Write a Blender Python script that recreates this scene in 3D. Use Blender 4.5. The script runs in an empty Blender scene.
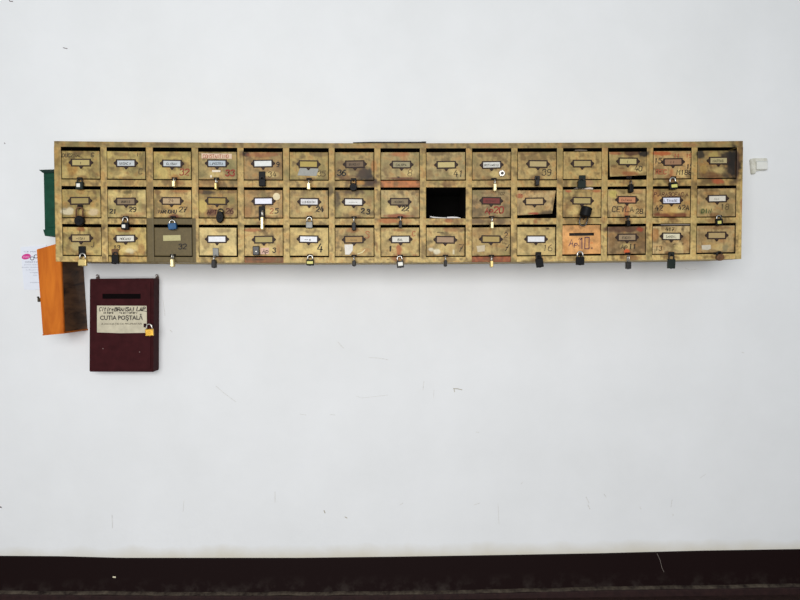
import bpy, bmesh, math, random
from mathutils import Vector, Matrix, Euler, noise
random.seed(7)
SC = bpy.context.scene
COL = SC.collection
R_ = math.radians

# ------------------------------------------------------------ camera, light, exposure
FPX, DIST, CAMH = 600.0, 2.22, 1.18
cam_d = bpy.data.cameras.new('camera'); cam = bpy.data.objects.new('camera', cam_d); COL.objects.link(cam)
cam_d.sensor_width = 36.0; cam_d.lens = FPX / 800 * 36.0
cam.location = (0, -DIST, CAMH)
cam.rotation_euler = (R_(90 - 1.7), R_(0.18), R_(-1.1))
SC.camera = cam
w = bpy.data.worlds.new('daylight'); SC.world = w; w.use_nodes = True
w.node_tree.nodes['Background'].inputs[0].default_value = (0.86, 0.95, 1.0, 1)
w.node_tree.nodes['Background'].inputs[1].default_value = 0.30
def area(name, loc, target, sx, sy, power, col):
    d = bpy.data.lights.new(name, 'AREA'); d.shape = 'RECTANGLE'; d.size = sx; d.size_y = sy
    d.energy = power; d.color = col
    o = bpy.data.objects.new(name, d); COL.objects.link(o); o.location = loc
    o.rotation_euler = (Vector(target) - Vector(loc)).to_track_quat('-Z', 'Y').to_euler()
    return o
area('front_area_light', (-0.5, -4.4, 1.55), (-0.1, 0, 1.2), 3.2, 2.4, 178, (1.0, 0.995, 0.985))  # unseen area light added behind the camera to brighten wall and cabinet front
vs = SC.view_settings
vs.view_transform = 'Standard'; vs.look = 'None'; vs.gamma = 1.0; vs.use_curve_mapping = False
vs.exposure = 0.0

# ------------------------------------------------------------ where things stand
CM = cam.rotation_euler.to_matrix()
def P(px, py, d=0.0):
    """point of the plane d metres in front of the wall, measured on the photograph"""
    v = CM @ Vector(((px - 400) / FPX, (300 - py) / FPX, -1.0))
    t = (DIST - d) / v.y
    return Vector((v.x * t, -d, CAMH + v.z * t))
def S(d): return (DIST - d) / FPX          # metres per pixel at that plane
def lin(c):
    return tuple(((v / 255) / 12.92 if v / 255 <= 0.04045 else ((v / 255 + 0.055) / 1.055) ** 2.4) for v in c[:3])
def L4(c): return (*lin(c), 1.0)
def mix(a, b, t): return tuple(x + (y - x) * t for x, y in zip(a, b))
def cl(x, a=0.0, b=1.0): return max(a, min(b, x))

# ------------------------------------------------------------ materials
def nodes(name):
    m = bpy.data.materials.new(name); m.use_nodes = True
    nt = m.node_tree; b = nt.nodes['Principled BSDF']
    return m, nt, b
def N(nt, t, **k):
    n = nt.nodes.new(t)
    for a, v in k.items():
        if a in n.inputs: n.inputs[a].default_value = v
        else: setattr(n, a, v)
    return n
_mc = {}
def mat(c, rough=0.6, metal=0.0, var=0.12, scale=60, bump=0.0, spec=0.5):
    key = (c, rough, metal, var, scale, bump, spec)
    if key in _mc: return _mc[key]
    m, nt, b = nodes('paint_%d_%d_%d' % tuple(int(v) for v in c))
    g = N(nt, 'ShaderNodeNewGeometry'); n = N(nt, 'ShaderNodeTexNoise', Scale=scale, Detail=4.0)
    nt.links.new(g.outputs['Position'], n.inputs['Vector'])
    r = N(nt, 'ShaderNodeValToRGB')
    lc = lin(c)
    r.color_ramp.elements[0].position = .3; r.color_ramp.elements[1].position = .7
    r.color_ramp.elements[0].color = (*[v * (1 - var) for v in lc], 1)
    r.color_ramp.elements[1].color = (*[min(1, v * (1 + var)) for v in lc], 1)
    nt.links.new(n.outputs['Fac'], r.inputs[0]); nt.links.new(r.outputs[0], b.inputs['Base Color'])
    b.inputs['Roughness'].default_value = rough; b.inputs['Metallic'].default_value = metal
    b.inputs['Specular IOR Level'].default_value = spec
    if bump:
        bp = N(nt, 'ShaderNodeBump', Strength=bump, Distance=0.002)
        nt.links.new(n.outputs['Fac'], bp.inputs['Height']); nt.links.new(bp.outputs[0], b.inputs['Normal'])
    _mc[key] = m
    return m
def painted_wood():
    m, nt, b = nodes('worn_painted_wood')
    a = N(nt, 'ShaderNodeAttribute', attribute_name='paint')
    g = N(nt, 'ShaderNodeNewGeometry')
    n = N(nt, 'ShaderNodeTexNoise', Scale=170.0, Detail=5.0, Roughness=.65)
    nt.links.new(g.outputs['Position'], n.inputs['Vector'])
    r = N(nt, 'ShaderNodeMapRange'); r.inputs['From Min'].default_value = .25; r.inputs['From Max'].default_value = .75
    r.inputs['To Min'].default_value = .82; r.inputs['To Max'].default_value = 1.14
    nt.links.new(n.outputs['Fac'], r.inputs['Value'])
    mx = N(nt, 'ShaderNodeMix', data_type='RGBA', blend_type='MULTIPLY'); mx.inputs[0].default_value = 1
    nt.links.new(a.outputs['Color'], mx.inputs[6]); nt.links.new(r.outputs[0], mx.inputs[7])
    nt.links.new(mx.outputs[2], b.inputs['Base Color'])
    b.inputs['Roughness'].default_value = .55; b.inputs['Specular IOR Level'].default_value = .3
    bp = N(nt, 'ShaderNodeBump', Strength=.25, Distance=.001)
    nt.links.new(n.outputs['Fac'], bp.inputs['Height']); nt.links.new(bp.outputs[0], b.inputs['Normal'])
    return m
WOOD = painted_wood()
def wall_material():
    m, nt, b = nodes('whitewashed_plaster')
    g = N(nt, 'ShaderNodeNewGeometry'); sp = N(nt, 'ShaderNodeSeparateXYZ')
    nt.links.new(g.outputs['Position'], sp.inputs[0])
    n = N(nt, 'ShaderNodeTexNoise', Scale=3.0, Detail=5.0, Roughness=.6); nt.links.new(g.outputs['Position'], n.inputs['Vector'])
    r = N(nt, 'ShaderNodeValToRGB'); r.color_ramp.elements[0].position = .3; r.color_ramp.elements[1].position = .7
    r.color_ramp.elements[0].color = (.765, .775, .785, 1); r.color_ramp.elements[1].color = (.815, .825, .84, 1)
    nt.links.new(n.outputs['Fac'], r.inputs[0])
    # grimy yellow tide mark just above the skirting board
    n2 = N(nt, 'ShaderNodeTexNoise', Scale=9.0, Detail=3.0); nt.links.new(g.outputs['Position'], n2.inputs['Vector'])
    ad = N(nt, 'ShaderNodeMath', operation='MULTIPLY_ADD'); ad.inputs[1].default_value = -.05
    nt.links.new(n2.outputs['Fac'], ad.inputs[0]); nt.links.new(sp.outputs['Z'], ad.inputs[2])
    mr = N(nt, 'ShaderNodeMapRange'); mr.inputs['From Min'].default_value = .128; mr.inputs['From Max'].default_value = .178
    mr.inputs['To Min'].default_value = .75; mr.inputs['To Max'].default_value = 0
    nt.links.new(ad.outputs[0], mr.inputs['Value'])
    mx = N(nt, 'ShaderNodeMix', data_type='RGBA'); nt.links.new(mr.outputs[0], mx.inputs[0])
    nt.links.new(r.outputs[0], mx.inputs[6]); mx.inputs[7].default_value = (.60, .55, .43, 1)
    nt.links.new(mx.outputs[2], b.inputs['Base Color']); b.inputs['Roughness'].default_value = .8
    n3 = N(nt, 'ShaderNodeTexNoise', Scale=14.0, Detail=6.0); nt.links.new(g.outputs['Position'], n3.inputs['Vector'])
    bp = N(nt, 'ShaderNodeBump', Strength=.12, Distance=.01); nt.links.new(n3.outputs['Fac'], bp.inputs['Height'])
    nt.links.new(bp.outputs[0], b.inputs['Normal'])
    return m
def skirting_material():
    m, nt, b = nodes('maroon_oil_paint')
    g = N(nt, 'ShaderNodeNewGeometry'); sp = N(nt, 'ShaderNodeSeparateXYZ'); nt.links.new(g.outputs['Position'], sp.inputs[0])
    n = N(nt, 'ShaderNodeTexNoise', Scale=16.0, Detail=6.0, Roughness=.7); nt.links.new(g.outputs['Position'], n.inputs['Vector'])
    mr = N(nt, 'ShaderNodeMapRange'); mr.inputs['From Min'].default_value = .09; mr.inputs['From Max'].default_value = .02
    nt.links.new(sp.outputs['Z'], mr.inputs['Value'])
    n_r = N(nt, 'ShaderNodeMapRange'); n_r.inputs['From Min'].default_value = .48; n_r.inputs['From Max'].default_value = .8
    nt.links.new(n.outputs['Fac'], n_r.inputs['Value'])
    mu = N(nt, 'ShaderNodeMath', operation='MULTIPLY'); nt.links.new(mr.outputs[0], mu.inputs[0]); nt.links.new(n_r.outputs[0], mu.inputs[1])
    mx = N(nt, 'ShaderNodeMix', data_type='RGBA'); nt.links.new(mu.outputs[0], mx.inputs[0])
    mx.inputs[6].default_value = (.0105, .0048, .0048, 1); mx.inputs[7].default_value = (.05, .04, .035, 1)
    nt.links.new(mx.outputs[2], b.inputs['Base Color']); b.inputs['Roughness'].default_value = .6
    b.inputs['Specular IOR Level'].default_value = .08
    return m
def dusty(c1, c2, lo, hi, scale, name, rough=.7):
    m, nt, b = nodes(name)
    g = N(nt, 'ShaderNodeNewGeometry'); n = N(nt, 'ShaderNodeTexNoise', Scale=scale, Detail=6.0, Roughness=.7)
    nt.links.new(g.outputs['Position'], n.inputs['Vector'])
    r = N(nt, 'ShaderNodeValToRGB'); r.color_ramp.elements[0].position = lo; r.color_ramp.elements[1].position = hi
    r.color_ramp.elements[0].color = L4(c1); r.color_ramp.elements[1].color = L4(c2)
    nt.links.new(n.outputs['Fac'], r.inputs[0]); nt.links.new(r.outputs[0], b.inputs['Base Color'])
    b.inputs['Roughness'].default_value = rough; b.inputs['Specular IOR Level'].default_value = .25
    return m
def banded_wood(c1, c2, name, sz, spec=.3):
    m, nt, b = nodes(name)
    g = N(nt, 'ShaderNodeNewGeometry'); mp = N(nt, 'ShaderNodeMapping'); mp.inputs['Scale'].default_value = sz
    nt.links.new(g.outputs['Position'], mp.inputs[0])
    n = N(nt, 'ShaderNodeTexNoise', Scale=1.0, Detail=5.0, Roughness=.6, Distortion=.6); nt.links.new(mp.outputs[0], n.inputs['Vector'])
    r = N(nt, 'ShaderNodeValToRGB'); r.color_ramp.elements[0].position = .3; r.color_ramp.elements[1].position = .72
    r.color_ramp.elements[0].color = L4(c1); r.color_ramp.elements[1].color = L4(c2)
    nt.links.new(n.outputs['Fac'], r.inputs[0]); nt.links.new(r.outputs[0], b.inputs['Base Color'])
    b.inputs['Roughness'].default_value = .5; b.inputs['Specular IOR Level'].default_value = spec
    return m

# ------------------------------------------------------------ mesh helpers
def tag(o, label=None, cat=None, group=None, kind=None):
    if label: o['label'] = label
    if cat: o['category'] = cat
    if group: o['group'] = group
    if kind: o['kind'] = kind
    return o
def root(name, loc, label, cat, group=None, rot=(0, 0, 0)):
    o = bpy.data.objects.new(name, None); COL.objects.link(o); o.location = loc; o.rotation_euler = rot
    o.empty_display_size = .02
    return tag(o, label, cat, group)
def wloc(o):
    v = Vector((0, 0, 0))
    while o: v = v + Vector(o.location); o = o.parent
    return v
def link(name, me, m, parent=None, loc=None):
    o = bpy.data.objects.new(name, me); COL.objects.link(o)
    if m and not me.materials: me.materials.append(m)
    if parent: o.parent = parent
    if loc is not None: o.location = loc
    return o
def obj(name, bm, m, parent=None, world=True, smooth=False):
    """bm in world space (unrotated parents): origin goes to the middle of the mesh; else bm is in the parent's space"""
    c = Vector((0, 0, 0))
    if bm.verts:
        lo = [min(v.co[i] for v in bm.verts) for i in range(3)]; hi = [max(v.co[i] for v in bm.verts) for i in range(3)]
        c = Vector([(a + b) / 2 for a, b in zip(lo, hi)])
    for v in bm.verts: v.co -= c
    me = bpy.data.meshes.new(name); bm.to_mesh(me); bm.free()
    if smooth:
        for p in me.polygons: p.use_smooth = True
    o = link(name, me, m, parent)
    o.location = c - (wloc(parent) if (parent and world) else Vector((0, 0, 0)))
    return o
def box(bm, lo, hi, bev=0.0, M=None, seg=2):
    b2 = bmesh.new()
    bmesh.ops.create_cube(b2, size=1)
    for v in b2.verts:
        v.co = Vector([(a + b) / 2 + c * (b - a) for a, b, c in zip(lo, hi, v.co)])
    if bev: bmesh.ops.bevel(b2, geom=b2.edges[:], offset=bev, segments=seg, profile=.5, affect='EDGES')
    join(bm, b2, M)
def join(bm, b2, M=None):
    me = bpy.data.meshes.new('tmp'); b2.to_mesh(me); b2.free()
    if M: me.transform(M)
    bm.from_mesh(me); bpy.data.meshes.remove(me)
def tube(bm, pts, r, n=8, closed=False):
    pts = [Vector(p) for p in pts]; rings = []
    up = None
    for i, p in enumerate(pts):
        a = pts[i - 1] if (i or closed) else p; b = pts[(i + 1) % len(pts)] if (i < len(pts) - 1 or closed) else p
        t = (b - a).normalized()
        if up is None:
            up = t.orthogonal().normalized()
        u = (up - t * up.dot(t)).normalized(); up = u; v = t.cross(u)
        rings.append([bm.verts.new(p + (u * math.cos(k * 2 * math.pi / n) + v * math.sin(k * 2 * math.pi / n)) * r) for k in range(n)])
    m = len(rings)
    for i in range(m if closed else m - 1):
        A, B = rings[i], rings[(i + 1) % m]
        for k in range(n): bm.faces.new((A[k], A[(k + 1) % n], B[(k + 1) % n], B[k]))
    if not closed:
        bm.faces.new(rings[0][::-1]); bm.faces.new(rings[-1])
def disc(bm, c, r, th, n=24, axis='Y', rx=None):
    c = Vector(c); rx = rx or r; A, B, C, D = [], [], [], []
    def pt(rr, k, h):
        a = k * 2 * math.pi / n
        if axis == 'Y': return c + Vector((rx * rr * math.cos(a), h, r * rr * math.sin(a)))
        return c + Vector((rx * rr * math.cos(a), r * rr * math.sin(a), h))
    rows = [(.86, -th / 2), (1, -th / 2 + .14 * r), (1, th / 2 - .14 * r), (.86, th / 2)]
    R = [[bm.verts.new(pt(rr, k, h)) for k in range(n)] for rr, h in rows]
    for a, b in zip(R, R[1:]):
        for k in range(n): bm.faces.new((a[k], a[(k + 1) % n], b[(k + 1) % n], b[k]))
    bm.faces.new(R[0]); bm.faces.new(R[-1])
    bmesh.ops.recalc_face_normals(bm, faces=bm.faces[:])
def prism(bm, front, back):
    """closed solid between two loops of equal length"""
    a = [bm.verts.new(p) for p in front]; b = [bm.verts.new(p) for p in back]; n = len(a)
    bm.faces.new(a); bm.faces.new(b[::-1])
    for i in range(n): bm.faces.new((a[i], b[i], b[(i + 1) % n], a[(i + 1) % n]))
    bmesh.ops.recalc_face_normals(bm, faces=bm.faces[:])
def slab(bm, pts_px, d, th):
    """flat piece outlined in photo measure, its front d metres off the wall, th thick"""
    f = [P(x, y, d) for x, y in pts_px]; prism(bm, f, [p + Vector((0, th, 0)) for p in f])
def rect(x0, y0, x1, y1): return [(x0, y0), (x1, y0), (x1, y1), (x0, y1)]

# ------------------------------------------------------------ handwriting: a small stroke alphabet on a 4 x 6 grid
GLY = {
 '0': '10 01 05 16 36 45 41 30 10', '1': '15 26 20', '2': '05 16 36 45 44 00 40', '3': '05 16 36 45 34 23 34 42 41 30 10 01', '4': '26 02 42|34 30',
 '5': '46 06 04 34 42 41 30 00', '6': '36 04 01 10 30 41 42 33 03', '7': '06 46 10|13 33', '8': '13 05 16 36 45 33 13 02 01 10 30 41 42 33',
 '9': '43 13 04 05 16 36 45 42 30 10', 'A': '00 26 40|12 32', 'B': '00 06 36 45 34 03|34 42 41 30 00', 'C': '45 36 16 05 01 10 30 41', 'D': '00 06 26 44 42 20 00',
 'E': '46 06 00 40|03 33', 'F': '46 06 00|03 33', 'G': '45 36 16 05 01 10 30 42 22', 'H': '00 06|40 46|03 43', 'I': '20 26', 'J': '36 31 20 10 01', 'K': '00 06|46 03 40',
 'L': '06 00 40', 'M': '00 06 23 46 40', 'N': '00 06 40 46', 'O': '10 01 05 16 36 45 41 30 10', 'P': '00 06 36 45 44 33 03', 'R': '00 06 36 45 44 33 03|23 40',
 'S': '45 36 16 05 14 33 42 41 30 10 01', 'T': '06 46|26 20', 'U': '06 01 10 30 41 46', 'V': '06 20 46', 'X': '00 46|06 40', 'Y': '06 23 46|23 20', 'Z': '06 46 00 40',
 'a': '34 14 03 01 10 20 34|34 30 40', 'p': '04 0/|03 14 34 43 42 31 11 02', 'r': '04 00|02 14 34', 'i': '24 20|25 26', 't': '16 11 20 30|04 34', 'e': '02 42 33 24 13 02 11 20 40',
 'l': '16 11 20', 'n': '04 00|02 14 24 33 30', 's': '34 14 03 32 31 20 00', 'u': '04 01 10 20 34|34 30', '.': '10 11 21 20 10', '-': '03 33', '~': '02 13 22 33 42',
}
def strokes(bm, text, x, y, h, d, wd=.7, slant=.12, jit=.09, adv=None, aspect=.62):
    """text with its lower left corner at photo measure (x, y), h high, as flat ink ribbons"""
    rnd = random.Random(sum(map(ord, text)) + int(x)); 
    sx = h * aspect / 4; sy = h / 6; s = S(d)
    for ch in text:
        if ch == ' ': x += h * .4; continue
        for pl in GLY.get(ch, GLY['~']).split('|'):
            pts = []
            for g in pl.split():
                gx = int(g[0]); gy = -2 if g[1] == '/' else int(g[1])
                gx += rnd.uniform(-jit, jit); gy += rnd.uniform(-jit, jit)
                pts.append(P(x + gx * sx + gy * sy * slant, y - gy * sy, d))
            ribbon(bm, pts, wd * s)
        x += (h * aspect * 1.38) if ch not in '.' else h * .45
def ribbon(bm, pts, wd):
    n = len(pts); L = []; Rr = []
    for i, p in enumerate(pts):
        a = pts[max(0, i - 1)]; b = pts[min(n - 1, i + 1)]
        t = b - a
        if t.length < 1e-7: t = Vector((1, 0, 0))
        t.normalize(); nn = Vector((-t.z, 0, t.x)) * wd / 2
        e = Vector((0, 0, 0))
        if i == 0: e = -t * wd * .35
        if i == n - 1: e = t * wd * .35
        L.append(bm.verts.new(p + nn + e)); Rr.append(bm.verts.new(p - nn + e))
    for i in range(n - 1): bm.faces.new((L[i], L[i + 1], Rr[i + 1], Rr[i]))
INK = {'K': (34, 28, 22), 'k': (88, 72, 42), 'R': (140, 38, 24), 'r': (166, 84, 52), 'B': (84, 40, 28), 'G': (70, 84, 40), 'P': (72, 38, 74), 'W': (205, 198, 180)}
def write(parent, items, d, name='handwriting', mcol=None):
    by = {}
    for it in items: by.setdefault(it[4], []).append(it)
    for c, its in by.items():
        bm = bmesh.new()
        for it in its: strokes(bm, it[0], it[1], it[2], it[3], d, *(it[5:] or (.75,)))
        obj(name, bm, mat(INK[c], .7, var=.25, scale=300), parent)
def printed(text, x, y, h, d, wd_px, bold=.0):
    """printed lettering centred on (x, y), cap height h, squeezed to wd_px wide"""
    cu = bpy.data.curves.new('lettering', 'FONT'); cu.body = text; cu.size = 1; cu.align_x = 'CENTER'; cu.offset = bold; cu.resolution_u = 3
    ob = bpy.data.objects.new('lettering', cu); COL.objects.link(ob)
    dg = bpy.context.evaluated_depsgraph_get(); dg.update()
    me = bpy.data.meshes.new_from_object(ob.evaluated_get(dg))
    bpy.data.objects.remove(ob); bpy.data.curves.remove(cu)
    xs = [v.co.x for v in me.vertices]; ys = [v.co.y for v in me.vertices]
    s = S(d); fx = wd_px * s / (max(xs) - min(xs)); fy = h * s / .72; c = P(x, y, d)
    mx = (max(xs) + min(xs)) / 2
    for v in me.vertices:
        v.co = Vector((c.x + (v.co.x - mx) * fx, c.y, c.z + (v.co.y - .36) * fy))
    bm = bmesh.new(); bm.from_mesh(me); bpy.data.meshes.remove(me)
    return bm

# ------------------------------------------------------------ the setting: wall, skirting, floor
bm = bmesh.new(); box(bm, (-2.6, 0, -.05), (2.6, .2, 2.9))
wall = tag(obj('wall_back', bm, wall_material()), 'white plastered wall behind the letterboxes, scuffed', 'wall', kind='structure')
def interp(tab, x):
    if x <= tab[0][0]: return tab[0][1]
    for (a, b), (c, e) in zip(tab, tab[1:]):
        if x <= c:
            t = (x - a) / (c - a); return b + (e - b) * t
    return tab[-1][1]
TOPL = [(-200, 553), (0, 555.6), (60, 556), (120, 557.6), (200, 557.6), (300, 557.6), (400, 556.4), (500, 554.8), (600, 553), (700, 550.4), (800, 548.8), (1000, 546)]
LEDL = [(-200, 591), (0, 592.5), (200, 594), (300, 593.8), (400, 593), (500, 591.2), (600, 588.6), (700, 587), (800, 585.5), (1000, 583)]
bm = bmesh.new(); nx = 120; ring = []
for i in range(nx + 1):
    px = -290 + 1385 * i / nx
    t = P(px, interp(TOPL, px) + .9, .006); x = t.x; zt = t.z
    ring.append([bm.verts.new((x, y, z)) for y, z in ((0, zt), (-.005, zt), (-.006, zt - .002), (-.006, 0), (0, 0))])
for a, b in zip(ring, ring[1:]):
    for k in range(4): bm.faces.new((a[k], b[k], b[k + 1], a[k + 1]))
bmesh.ops.recalc_face_normals(bm, faces=bm.faces[:])
base = tag(obj('baseboard_back', bm, skirting_material()), 'dark maroon painted skirting along the foot of the white wall', 'skirting', kind='structure')
bm = bmesh.new(); ring = []
for i in range(nx + 1):
    px = -290 + 1385 * i / nx
    t = P(px, interp(LEDL, px), .018); x = t.x; zt = t.z - .002 + .004 * noise.noise(Vector((x * 9, 3, 0)))
    ring.append([bm.verts.new((x, y, z)) for y, z in ((-.006, zt + .003), (-.013, zt + .001), (-.021, zt - .003))])
for a, b in zip(ring, ring[1:]):
    for k in range(2): bm.faces.new((a[k], b[k], b[k + 1], a[k + 1]))
bmesh.ops.recalc_face_normals(bm, faces=bm.faces[:])
obj('ledge_dust', bm, dusty((34, 24, 22), (98, 88, 76), .34, .72, 30, 'grey_dust'), base)
bm = bmesh.new(); ring = []
for i in range(nx + 1):
    px = -290 + 1385 * i / nx
    t = P(px, interp(LEDL, px), .018); x = t.x; zt = t.z - .006
    ring.append([bm.verts.new((x, y, z)) for y, z in ((-.006, zt), (-.021, zt), (-.025, zt - .004), (-.025, 0), (-.006, 0))])
for a, b in zip(ring, ring[1:]):
    for k in range(4): bm.faces.new((a[k], b[k], b[k + 1], a[k + 1]))
bmesh.ops.recalc_face_normals(bm, faces=bm.faces[:])
obj('skirting_ledge', bm, dusty((34, 18, 18), (50, 30, 28), .4, .75, 40, 'maroon_ledge_paint'), base)
bm = bmesh.new(); box(bm, (-2.6, -6.0, -.05), (2.6, 0, 0))
tag(obj('floor', bm, dusty((38, 22, 20), (58, 40, 36), .35, .7, 25, 'dark_floor_paint')), 'dark brown floor in front of the skirting', 'floor', kind='structure')

# marks on the plaster and the skirting
def marks(name, items, colour, d, parent):
    bm = bmesh.new()
    for pts, wd in items: ribbon(bm, [P(x, y, d) for x, y in pts], wd * S(d) * .8)
    return obj(name, bm, mat(colour, .9, var=.2, scale=200), parent)
marks('dark_scuff', [([(9.2, 0), (9.8, 1.2), (12.6, 1.4)], .9), ([(63.2, 47.6), (65.4, 48.3), (67.2, 48.5)], .8), ([(4.4, 143), (5, 143.6)], .9), ([(0, 507), (1.2, 507.4)], 1.6)], (96, 82, 84), .0006, wall)
marks('brown_chip', [([(453.5, 388.6), (457.5, 388.8), (462, 389.8)], .9), ([(454, 389), (454.6, 392)], .7), ([(324, 510.5), (325, 513)], 1), ([(345, 517), (347, 518)], 1)], (166, 158, 140), .0006, wall)
marks('faint_scuff', [([(338, 342), (340.5, 345), (343.5, 348)], .9), ([(369, 357.5), (378, 358), (388, 359.6)], .7), ([(424, 381), (423, 390)], .7), ([(434, 390), (433.6, 398)], .5),
    ([(216, 386), (224, 393), (236, 402)], .7), ([(356, 396), (362, 398), (388, 395)], .5), ([(275, 492), (275, 502)], .9), ([(112, 515), (112.5, 528)], .8), ([(672, 500), (671, 507)], .8),
    ([(586, 497), (589, 503)], 1.0), ([(588, 505), (590, 509)], 1.2), ([(604, 494), (606, 497)], .9), ([(673, 514), (673, 516)], 1), ([(498, 504), (499, 524)], .6), ([(183, 512), (184, 500)], .6),
    ([(685, 268), (690, 270), (697, 269)], .6), ([(400, 505), (403, 503)], .8), ([(640, 507), (641, 509)], 1), ([(300, 414), (306, 415)], .6), ([(330, 414.5), (335, 415)], .6), ([(476, 432), (479, 432.5)], .8),
    ([(163, 300), (165, 316)], .6), ([(170, 330), (172, 332)], .9), ([(742, 352), (744, 353)], .8), ([(474, 505), (480, 503)], .7), ([(700, 478), (706, 474)], .5), ([(521, 484), (523, 482)], .8)], (213, 212, 210), .0006, wall)
marks('bare_plaster_speck', [([(113.2, 577), (115.2, 577.2)], 1.9)], (216, 208, 180), .0066, base)
marks('pale_scratch', [([(657, 553.5), (660, 560), (662, 568), (664, 572)], .5)], (120, 112, 104), .0066, base)

# ------------------------------------------------------------ the letterbox cabinet
DEP = .22; DF = DEP - .0025
def quad3(a, b, c):
    def f(x):
        x0, x1, x2 = 80, 400, 717
        return a * (x - x1) * (x - x2) / ((x0 - x1) * (x0 - x2)) + b * (x - x0) * (x - x2) / ((x1 - x0) * (x1 - x2)) + c * (x - x0) * (x - x1) / ((x2 - x0) * (x2 - x1))
    return f
TOP, BOT = quad3(141.3, 143.2, 141.2), quad3(261.7, 262.6, 259.3)
SL = [quad3(146.8, 148.2, 147.2), quad3(186, 187.3, 185.5), quad3(223.9, 224.8, 223)]
DT = [quad3(151, 152.3, 150.7), quad3(189.5, 190.2, 188.6), quad3(227.2, 227.7, 225.8)]
DB = [quad3(178.4, 179.6, 177.9), quad3(217.2, 217.4, 216.4), quad3(255, 256, 252.8)]
GAP = 1.15
def PX(x, y): return 400 + (x - 400) * (1 - .0058 * (y - 160) / 120)
XA = [60.9, 106.6, 152.8, 198, 243.5, 289.1, 334.5, 380.4, 426, 472, 517.4, 563, 607.9, 653.2, 697.5]
XB = [100.4, 145.9, 191.6, 237.3, 283, 328.8, 374.4, 420, 466, 511.4, 557, 602, 647, 691.6, 737]
def X0(c): return XA[c]
def X1(c): return XB[c]
CW = 39.2
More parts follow.
